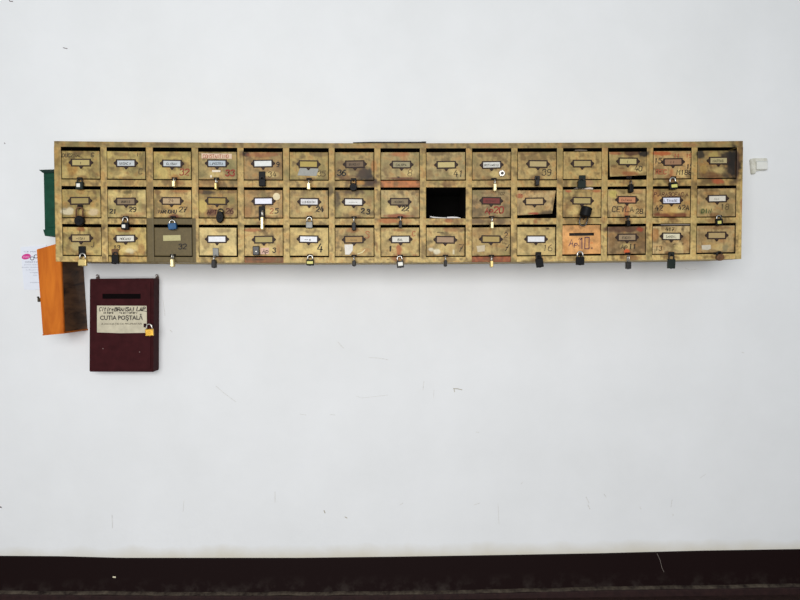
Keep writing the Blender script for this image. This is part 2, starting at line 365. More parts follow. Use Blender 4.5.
STAIN = [  # x, y, rx, ry, colour, strength
 (77, 151.6, 7, 2.4, (84, 60, 34), .6), (95, 175, 4, 3, (70, 52, 30), .5), (72, 168, 6, 7, (160, 112, 44), .5), (64, 172, 3, 6, (208, 186, 118), .4),
 (142, 160, 4, 8, (96, 86, 44), .45), (115, 171, 6, 5, (92, 76, 40), .45), (108, 154, 4, 4, (216, 194, 116), .4), (137, 172, 5, 5, (98, 82, 46), .4),
 (175, 178, 4.5, 4, (150, 92, 40), .6), (178, 183, 7, 3, (126, 76, 36), .5), (163, 172, 7, 5, (214, 190, 112), .4),
 (210, 182, 11, 3, (126, 90, 48), .5), (231, 166, 5, 8, (126, 122, 74), .45), (233, 182, 4, 3, (104, 96, 56), .4),
 (246, 154, 3.4, 2.6, (28, 20, 14), .95), (262, 154.6, 16, 2.6, (150, 84, 44), .55), (279, 170, 4, 9, (126, 92, 52), .35),
 (365, 174, 8, 7, (40, 28, 22), .92), (371, 181, 6, 5, (44, 30, 22), .85), (357, 171, 9, 7, (70, 50, 34), .65), (347, 177, 9, 2.4, (90, 52, 28), .6), (374, 166, 3, 6, (176, 108, 52), .5),
 (329, 190, 4, 7, (60, 46, 30), .6), (337, 200, 3, 10, (50, 38, 28), .7), (354, 192, 9, 2.4, (66, 44, 30), .6), (372, 184, 8, 4, (70, 44, 26), .7), (358, 182.5, 6, 2.4, (196, 140, 66), .6), (334, 184, 6, 2.4, (96, 76, 40), .5),
 (400, 154, 9, 2.2, (166, 88, 44), .6), (416, 160, 6, 7, (118, 112, 70), .45), (400, 178.2, 14, 1.4, (96, 44, 24), .75), (398.5, 177, 1.6, .9, (40, 20, 14), .9), (404, 158, 4, 3, (176, 110, 60), .4),
 (376.5, 189.8, 1.3, .9, (30, 24, 18), .95), (480, 155, 3.4, 2.2, (94, 74, 46), .6), (496, 156, 1.5, 1, (92, 70, 44), .6),
 (616, 153, 8, 1.6, (158, 96, 58), .8), (632, 152.8, 12, 2.6, (74, 42, 26), .9), (644, 153.4, 5, 3.4, (26, 18, 14), .95), (618, 170, 9, 5, (148, 108, 62), .6), (614, 166, 3, 1.4, (96, 72, 40), .7), (622, 168, 4, 1, (88, 64, 36), .6), (630, 173.4, 9, 2.4, (140, 76, 40), .75), (625, 165.5, 6, 1.6, (120, 100, 60), .6),
 (662, 153.2, 11, 2.2, (168, 84, 40), .9), (672, 172, 2, 4, (170, 84, 44), .5), (681, 154, 8, 2, (196, 150, 96), .5), (688, 160, 4, 6, (206, 160, 100), .5),
 (734, 164, 8, 17, (22, 19, 17), .97), (726, 158, 4.5, 7, (40, 34, 28), .85), (701, 154, 4.5, 4.6, (38, 32, 26), .9), (710, 174.5, 12, 3.2, (96, 62, 36), .65), (714, 156, 5, 5, (196, 172, 96), .5), (704, 168, 4, 5, (178, 140, 66), .4), (728, 172, 5, 6, (60, 48, 38), .6), (740, 152, 3, 12, (96, 66, 42), .6), (737.5, 170, 2, 14, (80, 54, 36), .5),
 (67, 211, 6, 3.2, (214, 202, 170), .8), (93, 212, 5.5, 3.2, (206, 184, 148), .75), (79, 205, 5, 4, (112, 96, 60), .5), (64, 209, 3, 1, (96, 90, 70), .5), (86, 210.5, 4, 1, (110, 100, 76), .5),
 (127, 192, 5, 2, (92, 80, 40), .65), (112, 193, 5, 3, (224, 200, 128), .5), (141, 195, 4, 4, (222, 200, 130), .5), (126, 196, 3, 2, (110, 94, 48), .4), (138, 214, 5, 2.4, (176, 118, 74), .4),
 (157, 192, 4, 2.4, (104, 70, 36), .75), (180, 191, 9, 1.6, (166, 98, 50), .5), (173, 217, 5, 3, (96, 44, 26), .8), (190, 195, 3, 4, (214, 190, 124), .5), (175, 206, 10, 3, (196, 152, 78), .4),
 (206, 192, 8, 2.4, (44, 32, 20), .85), (202, 206, 4.5, 7, (216, 188, 104), .6), (212, 212.4, 6, 4, (98, 56, 34), .8), (228, 212, 5.4, 4, (100, 60, 36), .75), (232, 191.5, 5, 2, (104, 66, 34), .6), (232, 200, 4, 4, (120, 110, 62), .4),
 (247, 212, 4, 6, (184, 128, 74), .35), (250, 193, 7, 3, (150, 116, 66), .4), (291.5, 202, 1.5, 1.5, (110, 80, 44), .5), (308, 194, 1.4, 3, (136, 106, 60), .4),
 (398, 216, 14, 1.8, (140, 64, 34), .75), (391, 209, 6, 4.5, (220, 194, 122), .55), (384, 203, 4, 6, (140, 128, 76), .35), (388, 221, 10, 2.6, (178, 96, 46), .7), (404, 221, 9, 2.4, (172, 110, 56), .5),
 (449, 221, 4.5, 2, (156, 82, 40), .7), (436, 222, 8, 2, (146, 106, 56), .5), (458, 221, 6, 2.4, (140, 100, 58), .5),
 (476, 213, 7, 5, (94, 78, 50), .55), (506, 210, 7, 7, (104, 86, 56), .5), (478, 221, 8, 2.8, (92, 66, 44), .65), (500, 221, 7, 2.8, (100, 76, 52), .6), (500, 194, 8, 3, (140, 122, 82), .4),
 (520, 196, 4, 2.4, (156, 86, 46), .6), (534, 213.2, 4.5, 1.2, (150, 44, 30), .85), (549, 213.5, 8, 3.4, (44, 32, 24), .8), (540, 208, 12, 4, (160, 124, 74), .3), (535.5, 221.5, 2, 2.4, (160, 92, 44), .6),
 (569, 191, 3.4, 1.2, (176, 74, 44), .7), (597, 191, 4.4, 1.2, (166, 78, 44), .75), (571, 209, 3, 2, (146, 104, 56), .4), (588, 183, 5, 3, (170, 122, 92), .5), (575, 222, 9, 2.6, (150, 120, 70), .4),
 (627, 211, 3, 7, (166, 88, 50), .6), (613, 194, 5, 4, (206, 190, 96), .5), (638, 191, 6, 2.4, (196, 150, 96), .5), (624, 190, 4, 4, (110, 92, 50), .5), (617, 195.5, .8, 2, (70, 60, 36), .8),
 (672, 214.8, 19, 2.2, (112, 56, 32), .85), (656, 196, 4, 7, (170, 112, 60), .5), (659, 193, 3, 3, (120, 84, 46), .4), (671, 210, 8, 5, (198, 152, 80), .4),
 (704, 211.5, 4, 3, (112, 110, 58), .5), (729, 208, 5, 6, (136, 122, 76), .4), (733, 190.5, 3, 2, (212, 186, 124), .6), (712, 193, 8, 2, (160, 112, 60), .4),
 (80, 229, 4, 2.6, (146, 84, 40), .75), (79.8, 232, .5, 3, (40, 26, 18), .9), (75, 246, 5, 4, (216, 200, 140), .4), (92, 243, 4, 4, (160, 136, 72), .5), (93, 229, 3, 1.4, (130, 106, 56), .5),
 (124, 229, 9, 2.4, (166, 104, 48), .55), (141, 249, 3.4, 6, (150, 100, 50), .55), (130, 251, 5, 2.6, (222, 212, 176), .6), (114, 248, 6, 3.4, (150, 116, 56), .4),
 (252, 230, 7, 1.8, (156, 80, 40), .7), (277, 232, 4, 4, (180, 142, 78), .4), (278, 250, 2, 6, (160, 104, 60), .4),
 (353, 230, 7, 2.4, (160, 98, 50), .6), (366, 250, 5, 2, (176, 120, 66), .4), (377, 248, .9, 6, (140, 96, 48), .6), (370, 259.5, 2, 1, (100, 66, 36), .6), (388, 259.5, 1.6, .8, (96, 66, 36), .7),
 (399, 250, 3, 5.6, (160, 72, 32), .8), (399, 230, 6, 1.4, (150, 92, 46), .6), (410, 248, 4, 3, (160, 130, 74), .5), (415, 255, 3, .8, (150, 66, 34), .6), (397, 258, 6, 3, (160, 92, 42), .5),
 (450, 230, 9, 1.8, (170, 122, 72), .5), (443, 233, 4, 1.6, (110, 96, 60), .6), (437, 251.5, 4, 2.6, (226, 216, 186), .85), (431, 249.5, 2.6, 2, (222, 212, 184), .8), (453.6, 252, .9, 2.6, (224, 214, 182), .7), (461, 242, 3, 3, (170, 136, 76), .4),
 (481, 233, 10, 6, (140, 104, 60), .5), (476, 247, 4, 6, (150, 118, 66), .4), (506, 232, 1.4, 2, (80, 62, 40), .6), (548, 228.5, 1.6, 1.2, (70, 44, 26), .85), (536, 228, 2.4, 3, (150, 118, 62), .5), (525, 247, 4, 3, (166, 140, 84), .5),
 (573, 259, 8, 3, (130, 100, 60), .5), (566, 246, 2.4, 8, (206, 136, 66), .4), (592, 243, 1.6, 1, (220, 120, 60), .5),
 (624, 228.8, 21, 3.6, (84, 54, 38), .8), (640, 229.4, 4, 2, (156, 66, 38), .75), (627, 251.2, 2.8, 2.2, (206, 92, 44), .95), (634, 258, 8, 2.4, (136, 88, 46), .5), (612, 240, 3, 8, (146, 110, 66), .4), (645, 246, 3, 7, (118, 90, 60), .5),
 (655, 235, 4.5, 6, (180, 120, 62), .6), (686.5, 246, 3.4, 8, (160, 112, 66), .5), (683, 229, 1.2, 1, (80, 60, 34), .7), (683, 244, 1, 1.2, (80, 60, 34), .7),
 (715, 227.5, 14, 2, (140, 104, 66), .5), (725.5, 248, 3.2, 3.8, (128, 118, 88), .75), (711, 245, 8, 3, (196, 156, 92), .4), (722, 240, 5, 3, (160, 110, 70), .35),
 (718, 181.5, 6, 2.4, (170, 82, 48), .75), (707, 182, 6, 2.6, (92, 72, 44), .6), (734, 183, 5, 2.4, (100, 78, 50), .5), (742, 206, 2, 8, (170, 112, 80), .5), (260, 259.5, 5, 1, (50, 32, 22), .6),
 (606, 149, 3, 3, (146, 96, 66), .4), (603, 220, 3, 3, (140, 96, 56), .5), (141, 219, 3, 4, (110, 90, 50), .5), (105, 209, 3, 3, (130, 104, 56), .5), (200, 190, 3, 4, (150, 104, 56), .5), (57, 160, 3, 12, (150, 120, 62), .5), (104, 228, 1.3, 1.5, (80, 64, 36), .7),
 (165, 143, 14, 3, (96, 72, 44), .6), (230, 144, 8, 3, (104, 78, 46), .6), (275, 144, 9, 3, (92, 74, 48), .55), (95, 143, 9, 3, (110, 90, 48), .5), (485, 145, 8, 2.6, (156, 104, 66), .5), (588, 145, 9, 2.6, (110, 84, 48), .5), (625, 143, 12, 2, (120, 84, 50), .5), (664, 142.5, 3, 1, (50, 40, 28), .7), (690, 145, 8, 2, (150, 98, 62), .5), (430, 144, 18, 3, (140, 112, 76), .4), (132, 144, 6, 2, (100, 80, 46), .5),
]
_MARKED = STAIN; STAIN = []
for _r in range(3):          # greasy, rusty rub marks where hands and padlocks touch the doors
    for _c in range(15):
        _q = random.Random(900 + _r * 15 + _c)
        if (_r, _c) in ((1, 8), (2, 11), (2, 2)): continue
        _x = X0(_c) + CW / 2; _x = PX(_x, DB[_r](_x))
        STAIN.append((_x + _q.uniform(-2, 2), DB[_r](_x) - .5, _q.uniform(4, 9), _q.uniform(1.6, 3.6), (112, 68, 36), _q.uniform(.25, .65)))
        STAIN.append((_x + _q.uniform(-3, 3), DB[_r](_x) + 4, _q.uniform(5, 10), _q.uniform(2, 3.4), (116, 78, 42), _q.uniform(.15, .6)))
        STAIN.append((_x + _q.uniform(-14, 14), DT[_r](_x) + _q.uniform(1, 4), _q.uniform(5, 11), _q.uniform(1.4, 3), (104, 74, 42), _q.uniform(.2, .55)))
        STAIN.append((_x + _q.choice((-1, 1)) * _q.uniform(12, 17), DT[_r](_x) + _q.uniform(8, 24), _q.uniform(3, 6), _q.uniform(4, 8), (120, 90, 50), _q.uniform(.25, .6)))
        STAIN.append((_x + _q.uniform(-10, 10), DB[_r](_x) - _q.uniform(5, 9), _q.uniform(5, 9), _q.uniform(2.5, 4), (226, 200, 130), _q.uniform(.2, .6)))
STAIN += _MARKED
_ST = []
for x, y, rx, ry, c, a in STAIN:
    p = P(x, y, DEP); _ST.append((p.x, p.z, rx * S(DEP), ry * S(DEP), lin(c), a))
o0, o1 = P(145.8, 218.2, DEP), P(196.6, 264, DEP); OL = (o0.x, o1.x, o1.z, o0.z)
OLIVE = lin((98, 84, 52))
def fb(x, z, s, o=0.0): return noise.fractal(Vector((x * s, z * s, o)), 1.0, 2.0, 3)
def paint(x, z, basec, dirt=1.0, seed=0.0, olive=True):
    """colour of the worn paint at a spot of the cabinet's front: old brushwork, dirt and burns that stay where they are"""
    c = basec
    n1 = fb(x, z, 20, seed); n2 = fb(x, z, 55, seed + 5); n3 = fb(x * 3, z * .8, 40, seed + 11); n4 = fb(x, z, 130, seed + 17)
    n5 = fb(x, z, 11, seed + 23)
    v = .94 + .40 * n1 + .26 * n2 + .08 * n4 + .22 * n5
    c = tuple(k * v * .95 for k in mix(c, (sum(c) / 3,) * 3, .10))
    c = mix(c, lin((156, 106, 52)), cl((n2 + .5 * n1 - .08) * 1.8) * .55 * dirt)
    c = mix(c, lin((96, 72, 40)), cl((-n2 * .6 + .8 * n5 - .05) * 2.1) * .72 * dirt)
    c = mix(c, lin((84, 62, 34)), cl((n3 - .16) * 2.0) * .45 * dirt)
    c = mix(c, lin((64, 46, 28)), cl((n4 * .6 + .6 * n1 - .30) * 2.4) * .5 * dirt)
    c = mix(c, lin((136, 128, 76)), cl((-n1 - .24) * 1.6) * .4 * dirt)
    if olive and OL[0] < x < OL[1] and OL[2] < z < OL[3]:
        c = tuple(k * (1 + .12 * n2) for k in OLIVE)
        return c
    for sx, sz, rx, rz, sc, a in _ST:
        dx = (x - sx) / rx; dz = (z - sz) / rz
        if abs(dx) > 1.6 or abs(dz) > 1.6: continue
        q = math.sqrt(dx * dx + dz * dz) + .35 * n2
        t = cl((1.25 - q) / .55); t = t * t * (3 - 2 * t)
        if t > 0: c = mix(c, sc, t * a)
    return c
INNER_SHADE = lin((15, 11, 8)); HOLE = (.006, .005, .004)  # shade inside slots and compartments, put into the colour of the inner faces
def panel(name, f, nx, ny, d, depth, basef, parent, skirt=INNER_SHADE, dirt=1.0, seed=0.0, rnd=.0006, holes=(), olive=True):
    """a board whose front is d metres off the wall and follows f(u, v) -> photo measure; depth metres deep"""
    bm = bmesh.new(); cl_ = bm.loops.layers.float_color.new('paint'); G = []; colr = {}
    for j in range(ny + 1):
        row = []
        for i in range(nx + 1):
            u, v = i / nx, j / ny; px, py = f(u, v); p = P(px, py, d)
            c = paint(p.x, p.z, basef(u, v), dirt, seed, olive)
            if i in (0, nx) or j in (0, ny): p = p + Vector((0, rnd, 0))
            q = bm.verts.new(p); colr[q] = c; row.append(q)
        G.append(row)
    for j in range(ny):
        for i in range(nx):
            u, v = (i + .5) / nx, (j + .5) / ny
            if any(a < u < b and e < v < g for a, e, b, g in holes): continue
            bm.faces.new((G[j][i], G[j + 1][i], G[j + 1][i + 1], G[j][i + 1]))
    sk4 = skirt if isinstance(skirt[0], tuple) else (skirt,) * 4
    loop = [G[0][i] for i in range(nx)] + [G[j][nx] for j in range(ny)] + [G[ny][i] for i in range(nx, 0, -1)] + [G[j][0] for j in range(ny, 0, -1)]
    fr, bk = [], []
    sides = [0] * nx + [1] * ny + [2] * nx + [3] * ny
    for q, sd in zip(loop, sides):
        a = bm.verts.new(q.co); b = bm.verts.new(q.co + Vector((0, depth - rnd, 0)))
        colr[a] = sk4[sd]; colr[b] = sk4[sd]; fr.append(a); bk.append(b)
    n = len(loop)
    for i in range(n): bm.faces.new((fr[i], fr[(i + 1) % n], bk[(i + 1) % n], bk[i]))
    bm.faces.new(bk)
    for fc in bm.faces:
        for lp in fc.loops: lp[cl_] = (*colr[lp.vert], 1.0)
    bmesh.ops.recalc_face_normals(bm, faces=bm.faces[:])
    return obj(name, bm, WOOD, parent)
BC = P(398.5, 262, DEP)
BASE = root('letterbox_cabinet', (BC.x, -DEP / 2, P(400, 262.6, DEP).z), 'long mustard yellow wooden bank of small letterbox doors on white wall', 'letterboxes')
FR_T, FR_B = lin((186, 154, 84)), lin((222, 190, 112))
def frame_base(py): return mix(FR_T, FR_B, cl((py - 146) / 112))
BODY = DEP - .012
SKIN = lin((170, 144, 80))
panel('top_board', lambda u, v: (54 + 689 * u, TOP(54 + 689 * u) + (SL[0](54 + 689 * u) - TOP(54 + 689 * u)) * v), 340, 6, DEP, BODY, lambda u, v: lin((160, 136, 78)), BASE, skirt=(SKIN, SKIN, INNER_SHADE, SKIN), seed=2)
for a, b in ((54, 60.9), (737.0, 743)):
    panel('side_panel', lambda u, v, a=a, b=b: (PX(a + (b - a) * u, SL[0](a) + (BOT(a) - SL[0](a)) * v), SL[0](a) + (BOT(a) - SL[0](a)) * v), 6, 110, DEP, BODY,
          lambda u, v: frame_base(148 + 112 * v), BASE, skirt=(SKIN, SKIN if a > 400 else INNER_SHADE, SKIN, INNER_SHADE if a > 400 else SKIN), seed=3)
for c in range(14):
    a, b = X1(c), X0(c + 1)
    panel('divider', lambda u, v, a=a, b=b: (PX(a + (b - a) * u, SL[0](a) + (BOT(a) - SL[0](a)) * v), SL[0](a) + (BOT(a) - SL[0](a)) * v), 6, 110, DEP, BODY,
          lambda u, v: frame_base(148 + 112 * v), BASE, skirt=(INNER_SHADE, INNER_SHADE, SKIN, INNER_SHADE), seed=4 + c)
RAILC = {(0, 7): (206, 122, 58), (2, 9): (158, 78, 42), (2, 4): (150, 92, 50), (0, 3): (178, 144, 80), (2, 1): (206, 172, 90), (1, 9): (170, 142, 88)}
for r in range(3):
    for c in range(15):
        a, b = X0(c), X1(c)
        lo = (SL[r + 1] if r < 2 else BOT)
        def f(u, v, a=a, b=b, r=r, lo=lo):
            x = a + (b - a) * u; y0 = DB[r](x) + GAP; y = y0 + (lo(x) - y0) * v
            return PX(x, y), y
        bc = RAILC.get((r, c))
        rl = panel('rail', f, 40, 8, DEP - (.004 if bc and bc[0] - bc[2] > 90 else .0004), BODY, (lambda u, v, bc=bc: lin(bc)) if bc else (lambda u, v, r=r: frame_base(183 + 38 * r)), BASE, skirt=INNER_SHADE if r < 2 else (INNER_SHADE, INNER_SHADE, SKIN, INNER_SHADE), seed=20 + c + 15 * r)
        if bc and (r, c) in ((0, 7), (2, 9)): rl['label'] = 'bare orange wooden rail'
        if (r, c) == (2, 4): rl['label'] = 'stripped reddish brown wooden rail'
# back board closes the compartments; their shade is put into its near-black colour
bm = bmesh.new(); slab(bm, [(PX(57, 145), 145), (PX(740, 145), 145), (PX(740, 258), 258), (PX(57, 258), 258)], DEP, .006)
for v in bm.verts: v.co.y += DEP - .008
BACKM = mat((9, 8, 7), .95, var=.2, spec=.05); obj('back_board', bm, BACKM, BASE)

DOORC = [
 [(182,158,86),(184,160,88),(190,164,86),(174,150,88),(170,138,80),(178,152,80),(172,148,86),(180,156,96),(180,157,98),(174,147,86),(186,158,92),(194,163,92),(192,164,96),(200,164,100),(152,126,74)],
 [(180,154,82),(206,180,108),(200,168,96),(172,142,74),(184,148,86),(194,164,96),(184,158,92),(196,170,108),None,(168,142,92),(200,168,108),(200,168,96),(200,168,102),(196,158,90),(184,154,96)],
 [(202,176,98),(210,180,96),(104,88,54),(226,199,126),(210,178,106),(220,190,112),(200,170,102),(210,180,106),(210,180,108),(194,164,96),(206,178,108),(230,164,88),(158,128,82),(210,180,118),(190,160,102)]]
HOLD = [
 [(81,162.6),(126,163.2),(172,163.6),(217,163.4),(263,163.6),(308.5,164.2),(354.8,164.2),(401.5,164.6),(446.2,164.8),(491.6,164.9),(538,164),(582.3,163.6),(628,161.4),(673,162),(718.5,160.6)],
 [(80,200.8),(126,201.5),(171.5,201),(217,201),(263.5,201.2),(309.2,201.8),(353.6,202),(399.6,201.8),None,(491.3,200.8),(534.5,201.4),(582,200.8),(627,199.8),(671.4,200.4),(717.2,198.6)],
 [(81,238.2),(125.5,238.6),(172,238),(217,239.2),(263.8,239.6),(308.6,239.2),(353.8,239.6),(400.6,239.4),(445.3,239.8),(491,239.2),(536,239.2),None,(627,237.4),(671.4,236.4),(716.6,235.4)]]
W_, Y_, G_, T_ = (222, 221, 218), (198, 178, 116), (186, 190, 190), (186, 152, 106)
CARD = [
 [Y_, (196,200,202), (196,200,202), (184,194,202), (226,228,224), (192,168,92), (126,104,80), (172,160,124), (210,192,132), (216,214,206), (196,174,122), (184,162,104), (204,186,124), (166,124,90), (192,176,128)],
 [(172,150,92), (150,128,98), (200,172,130), (176,150,82), (236,236,248), (226,224,224), (228,226,220), (150,132,100), None, (128, 56, 50), (206,176,124), (190,168,108), (214,146,104), (224,226,240), (214,208,194)],
 [(206,182,126), (222,218,206), (206,196,142), (236,236,238), (190,172,110), (238,238,242), (188,152,96), (224,220,208), (182,150,120), (190,164,100), (232,232,234), None, (168,144,110), (222,214,184), (190,164,112)]]
CTXT = {(0,1): 'UNSAC A', (0,2): 'CLNSAN', (0,3): 'L.POSTEA', (0,6): 'BIRSIV', (0,7): 'CALOPA', (0,9): 'BOTNARIU', (0,0): '1', (0,12): '  1', (0,13): 'I I',
        (1,1): 'BORIS', (1,2): ' 24', (1,5): 'LUNGU DN', (1,6): ' -----', (1,7): 'NEGREL', (1,9): 'RUSNAC', (1,12): 'CATANA', (1,13): 'L TANASE', (1,14): '  ~~~',
        (0,14): 'NASTAS', (2,0): '~ISAI', (2,1): 'MOCANU', (2,5): ' ~~ a', (2,6): '~~~~', (2,7): 'BAL', (2,12): 'EUGEN', (2,13): 'SAMOIL', (2,8): ''}
def holder_mesh():
    s = S(DEP); bm = bmesh.new()
    out = [(-9.6, 3.9), (9.6, 3.9), (9.9, 2.2), (12, .6), (12, -.6), (9.9, -2.2), (9.6, -3.9), (2.2, -3.9), (1.1, -5.2), (.6, -6.1), (-.6, -6.1), (-1.1, -5.2), (-2.2, -3.9), (-9.6, -3.9), (-9.9, -2.2), (-12, -.6), (-12, .6), (-9.9, 2.2)]
    inn = [(-8.2, 2.5), (8.2, 2.5), (8.2, 1.6), (8.2, .5), (8.2, -.5), (8.2, -1.6), (8.2, -2.5), (2, -2.5), (1, -2.5), (.4, -2.5), (-.4, -2.5), (-1, -2.5), (-2, -2.5), (-8.2, -2.5), (-8.2, -1.6), (-8.2, -.5), (-8.2, .5), (-8.2, 1.6)]
    th = .0022
    def rg(pts, y, k=1.0): return [bm.verts.new((x * s * k, y, z * s * k)) for x, z in pts]
    A = rg(out, 0); B = rg([(x * .985, z * .965) for x, z in out], -th); C = rg([(x * 1.03, z * 1.06) for x, z in inn], -th); D = rg(inn, 0)
    n = len(out)
    for a, b in ((A, B), (B, C), (C, D)):
        for i in range(n): bm.faces.new((a[i], a[(i + 1) % n], b[(i + 1) % n], b[i]))
    for x, z in ((-10.6, 0), (10.6, 0), (0, -4.9)):
        b2 = bmesh.new(); disc(b2, (x * s, -th - .0004, z * s), .0018, .0012, 10); join(bm, b2)
    bmesh.ops.recalc_face_normals(bm, faces=bm.faces[:])
    me = bpy.data.meshes.new('label_holder'); bm.to_mesh(me); bm.free(); return me
HM = holder_mesh(); HM.materials.append(mat((52, 38, 32), .6, 0, var=.3, scale=200, spec=.2))
cm = bmesh.new(); s_ = S(DEP); box(cm, (-8.6 * s_, -.0007, -2.75 * s_), (8.6 * s_, 0, 2.75 * s_))
CMESH = bpy.data.meshes.new('name_card'); cm.to_mesh(CMESH); cm.free()
QUAD = {(1, 10): [(517.0, 190.4), (555.8, 190.6), (552.2, 213.6), (517.4, 215.2)], (0, 12): [(609.2, 152), (647.0, 151.6), (647.8, 175), (610, 176.6)],
        (2, 11): [(562.6, 225.4), (600.4, 225.0), (601.2, 253.6), (562.4, 254.4)]}
RG = {(2, 3): 1.5, (0, 4): .9, (2, 8): 1.3, (2, 14): 1.1, (2, 10): 1.2, (1, 14): .8, (0, 6): .9, (2, 7): .9, (0, 11): .2, (2, 6): .9, (2, 12): .8, (0, 8): .9}
BGAP = {(2, 3): .5, (2, 4): .3, (2, 5): .5, (2, 14): .4, (2, 12): .3}
DOORS = {}
for r in range(3):
    for c in range(15):
        if DOORC[r][c] is None: continue
        rr = random.Random(r * 31 + c)
        if (r, c) in QUAD:
            q = QUAD[(r, c)]
            def f(u, v, q=q):
                a = mix(q[0], q[1], u); b = mix(q[3], q[2], u); return mix(a, b, v)
        else:
            a = X0(c) + .45 + rr.uniform(0, .3); b = X1(c) - RG.get((r, c), .6 + rr.uniform(0, .35)); tw = rr.uniform(-.25, .25); bg = BGAP.get((r, c), 0)
            def f(u, v, a=a, b=b, r=r, tw=tw, bg=bg):
                x = a + (b - a) * u; y = DT[r](x) + tw * (u - .5) + (DB[r](x) - bg - DT[r](x)) * v
                return PX(x, y), y
        bc = lin(DOORC[r][c]); orange = (r, c) == (2, 11); olive = (r, c) == (2, 2)
        holes = [(.175, .27, .835, .37)] if orange else []
        dr = panel('door', f, 40, 30, DF - rr.uniform(0, .0012), .012, lambda u, v, bc=bc: bc, BASE, dirt=.25 if orange else (.45 if (r, c) in ((2, 3), (2, 5), (2, 10)) else 1.0), seed=100 + r * 15 + c, holes=holes, olive=olive)
        DOORS[(r, c)] = dr
        if orange: dr['label'] = 'plain orange plywood door with its own letter slot, marked Ap 10'
        if olive: dr['label'] = 'door painted over in olive brown'
        if (r, c) == (1, 10): dr['label'] = 'loose door hanging askew'
        if (r, c) == (0, 14): dr['label'] = 'scorched black-stained door'
        if HOLD[r][c]:
            x, y = HOLD[r][c]; p = P(x, y, DF); lc = p - wloc(dr)
            rot = R_(rr.uniform(-1.2, 1.2))
            if not olive:
                h = link('label_holder', HM, None, dr, lc); h.rotation_euler = (0, rot, 0)
            me = CMESH.copy(); me.materials.append(mat(tuple(int(v * (.9 if CARD[r][c][2] < 180 else .98)) for v in CARD[r][c]), .75, var=.07, scale=150)); lc2 = lc + Vector((0, -.0004, 0))
            k = link('name_card', me, None, dr, lc2); k.rotation_euler = (0, rot, 0)
            t = CTXT.get((r, c))
            if t and t.strip():
                hh = 2.1 if (r, c) != (1, 2) else 3.2
                tx = x - 7.2 + (7.0 - len(t) * hh * .43 if len(t) < 8 else 0)
                write(dr, [(t, tx, y + 1.3, hh, 'B' if (r, c) in ((1, 2), (1, 9), (1, 12)) else 'K', .36, .1, .25)], DF + .0019, 'card_writing')
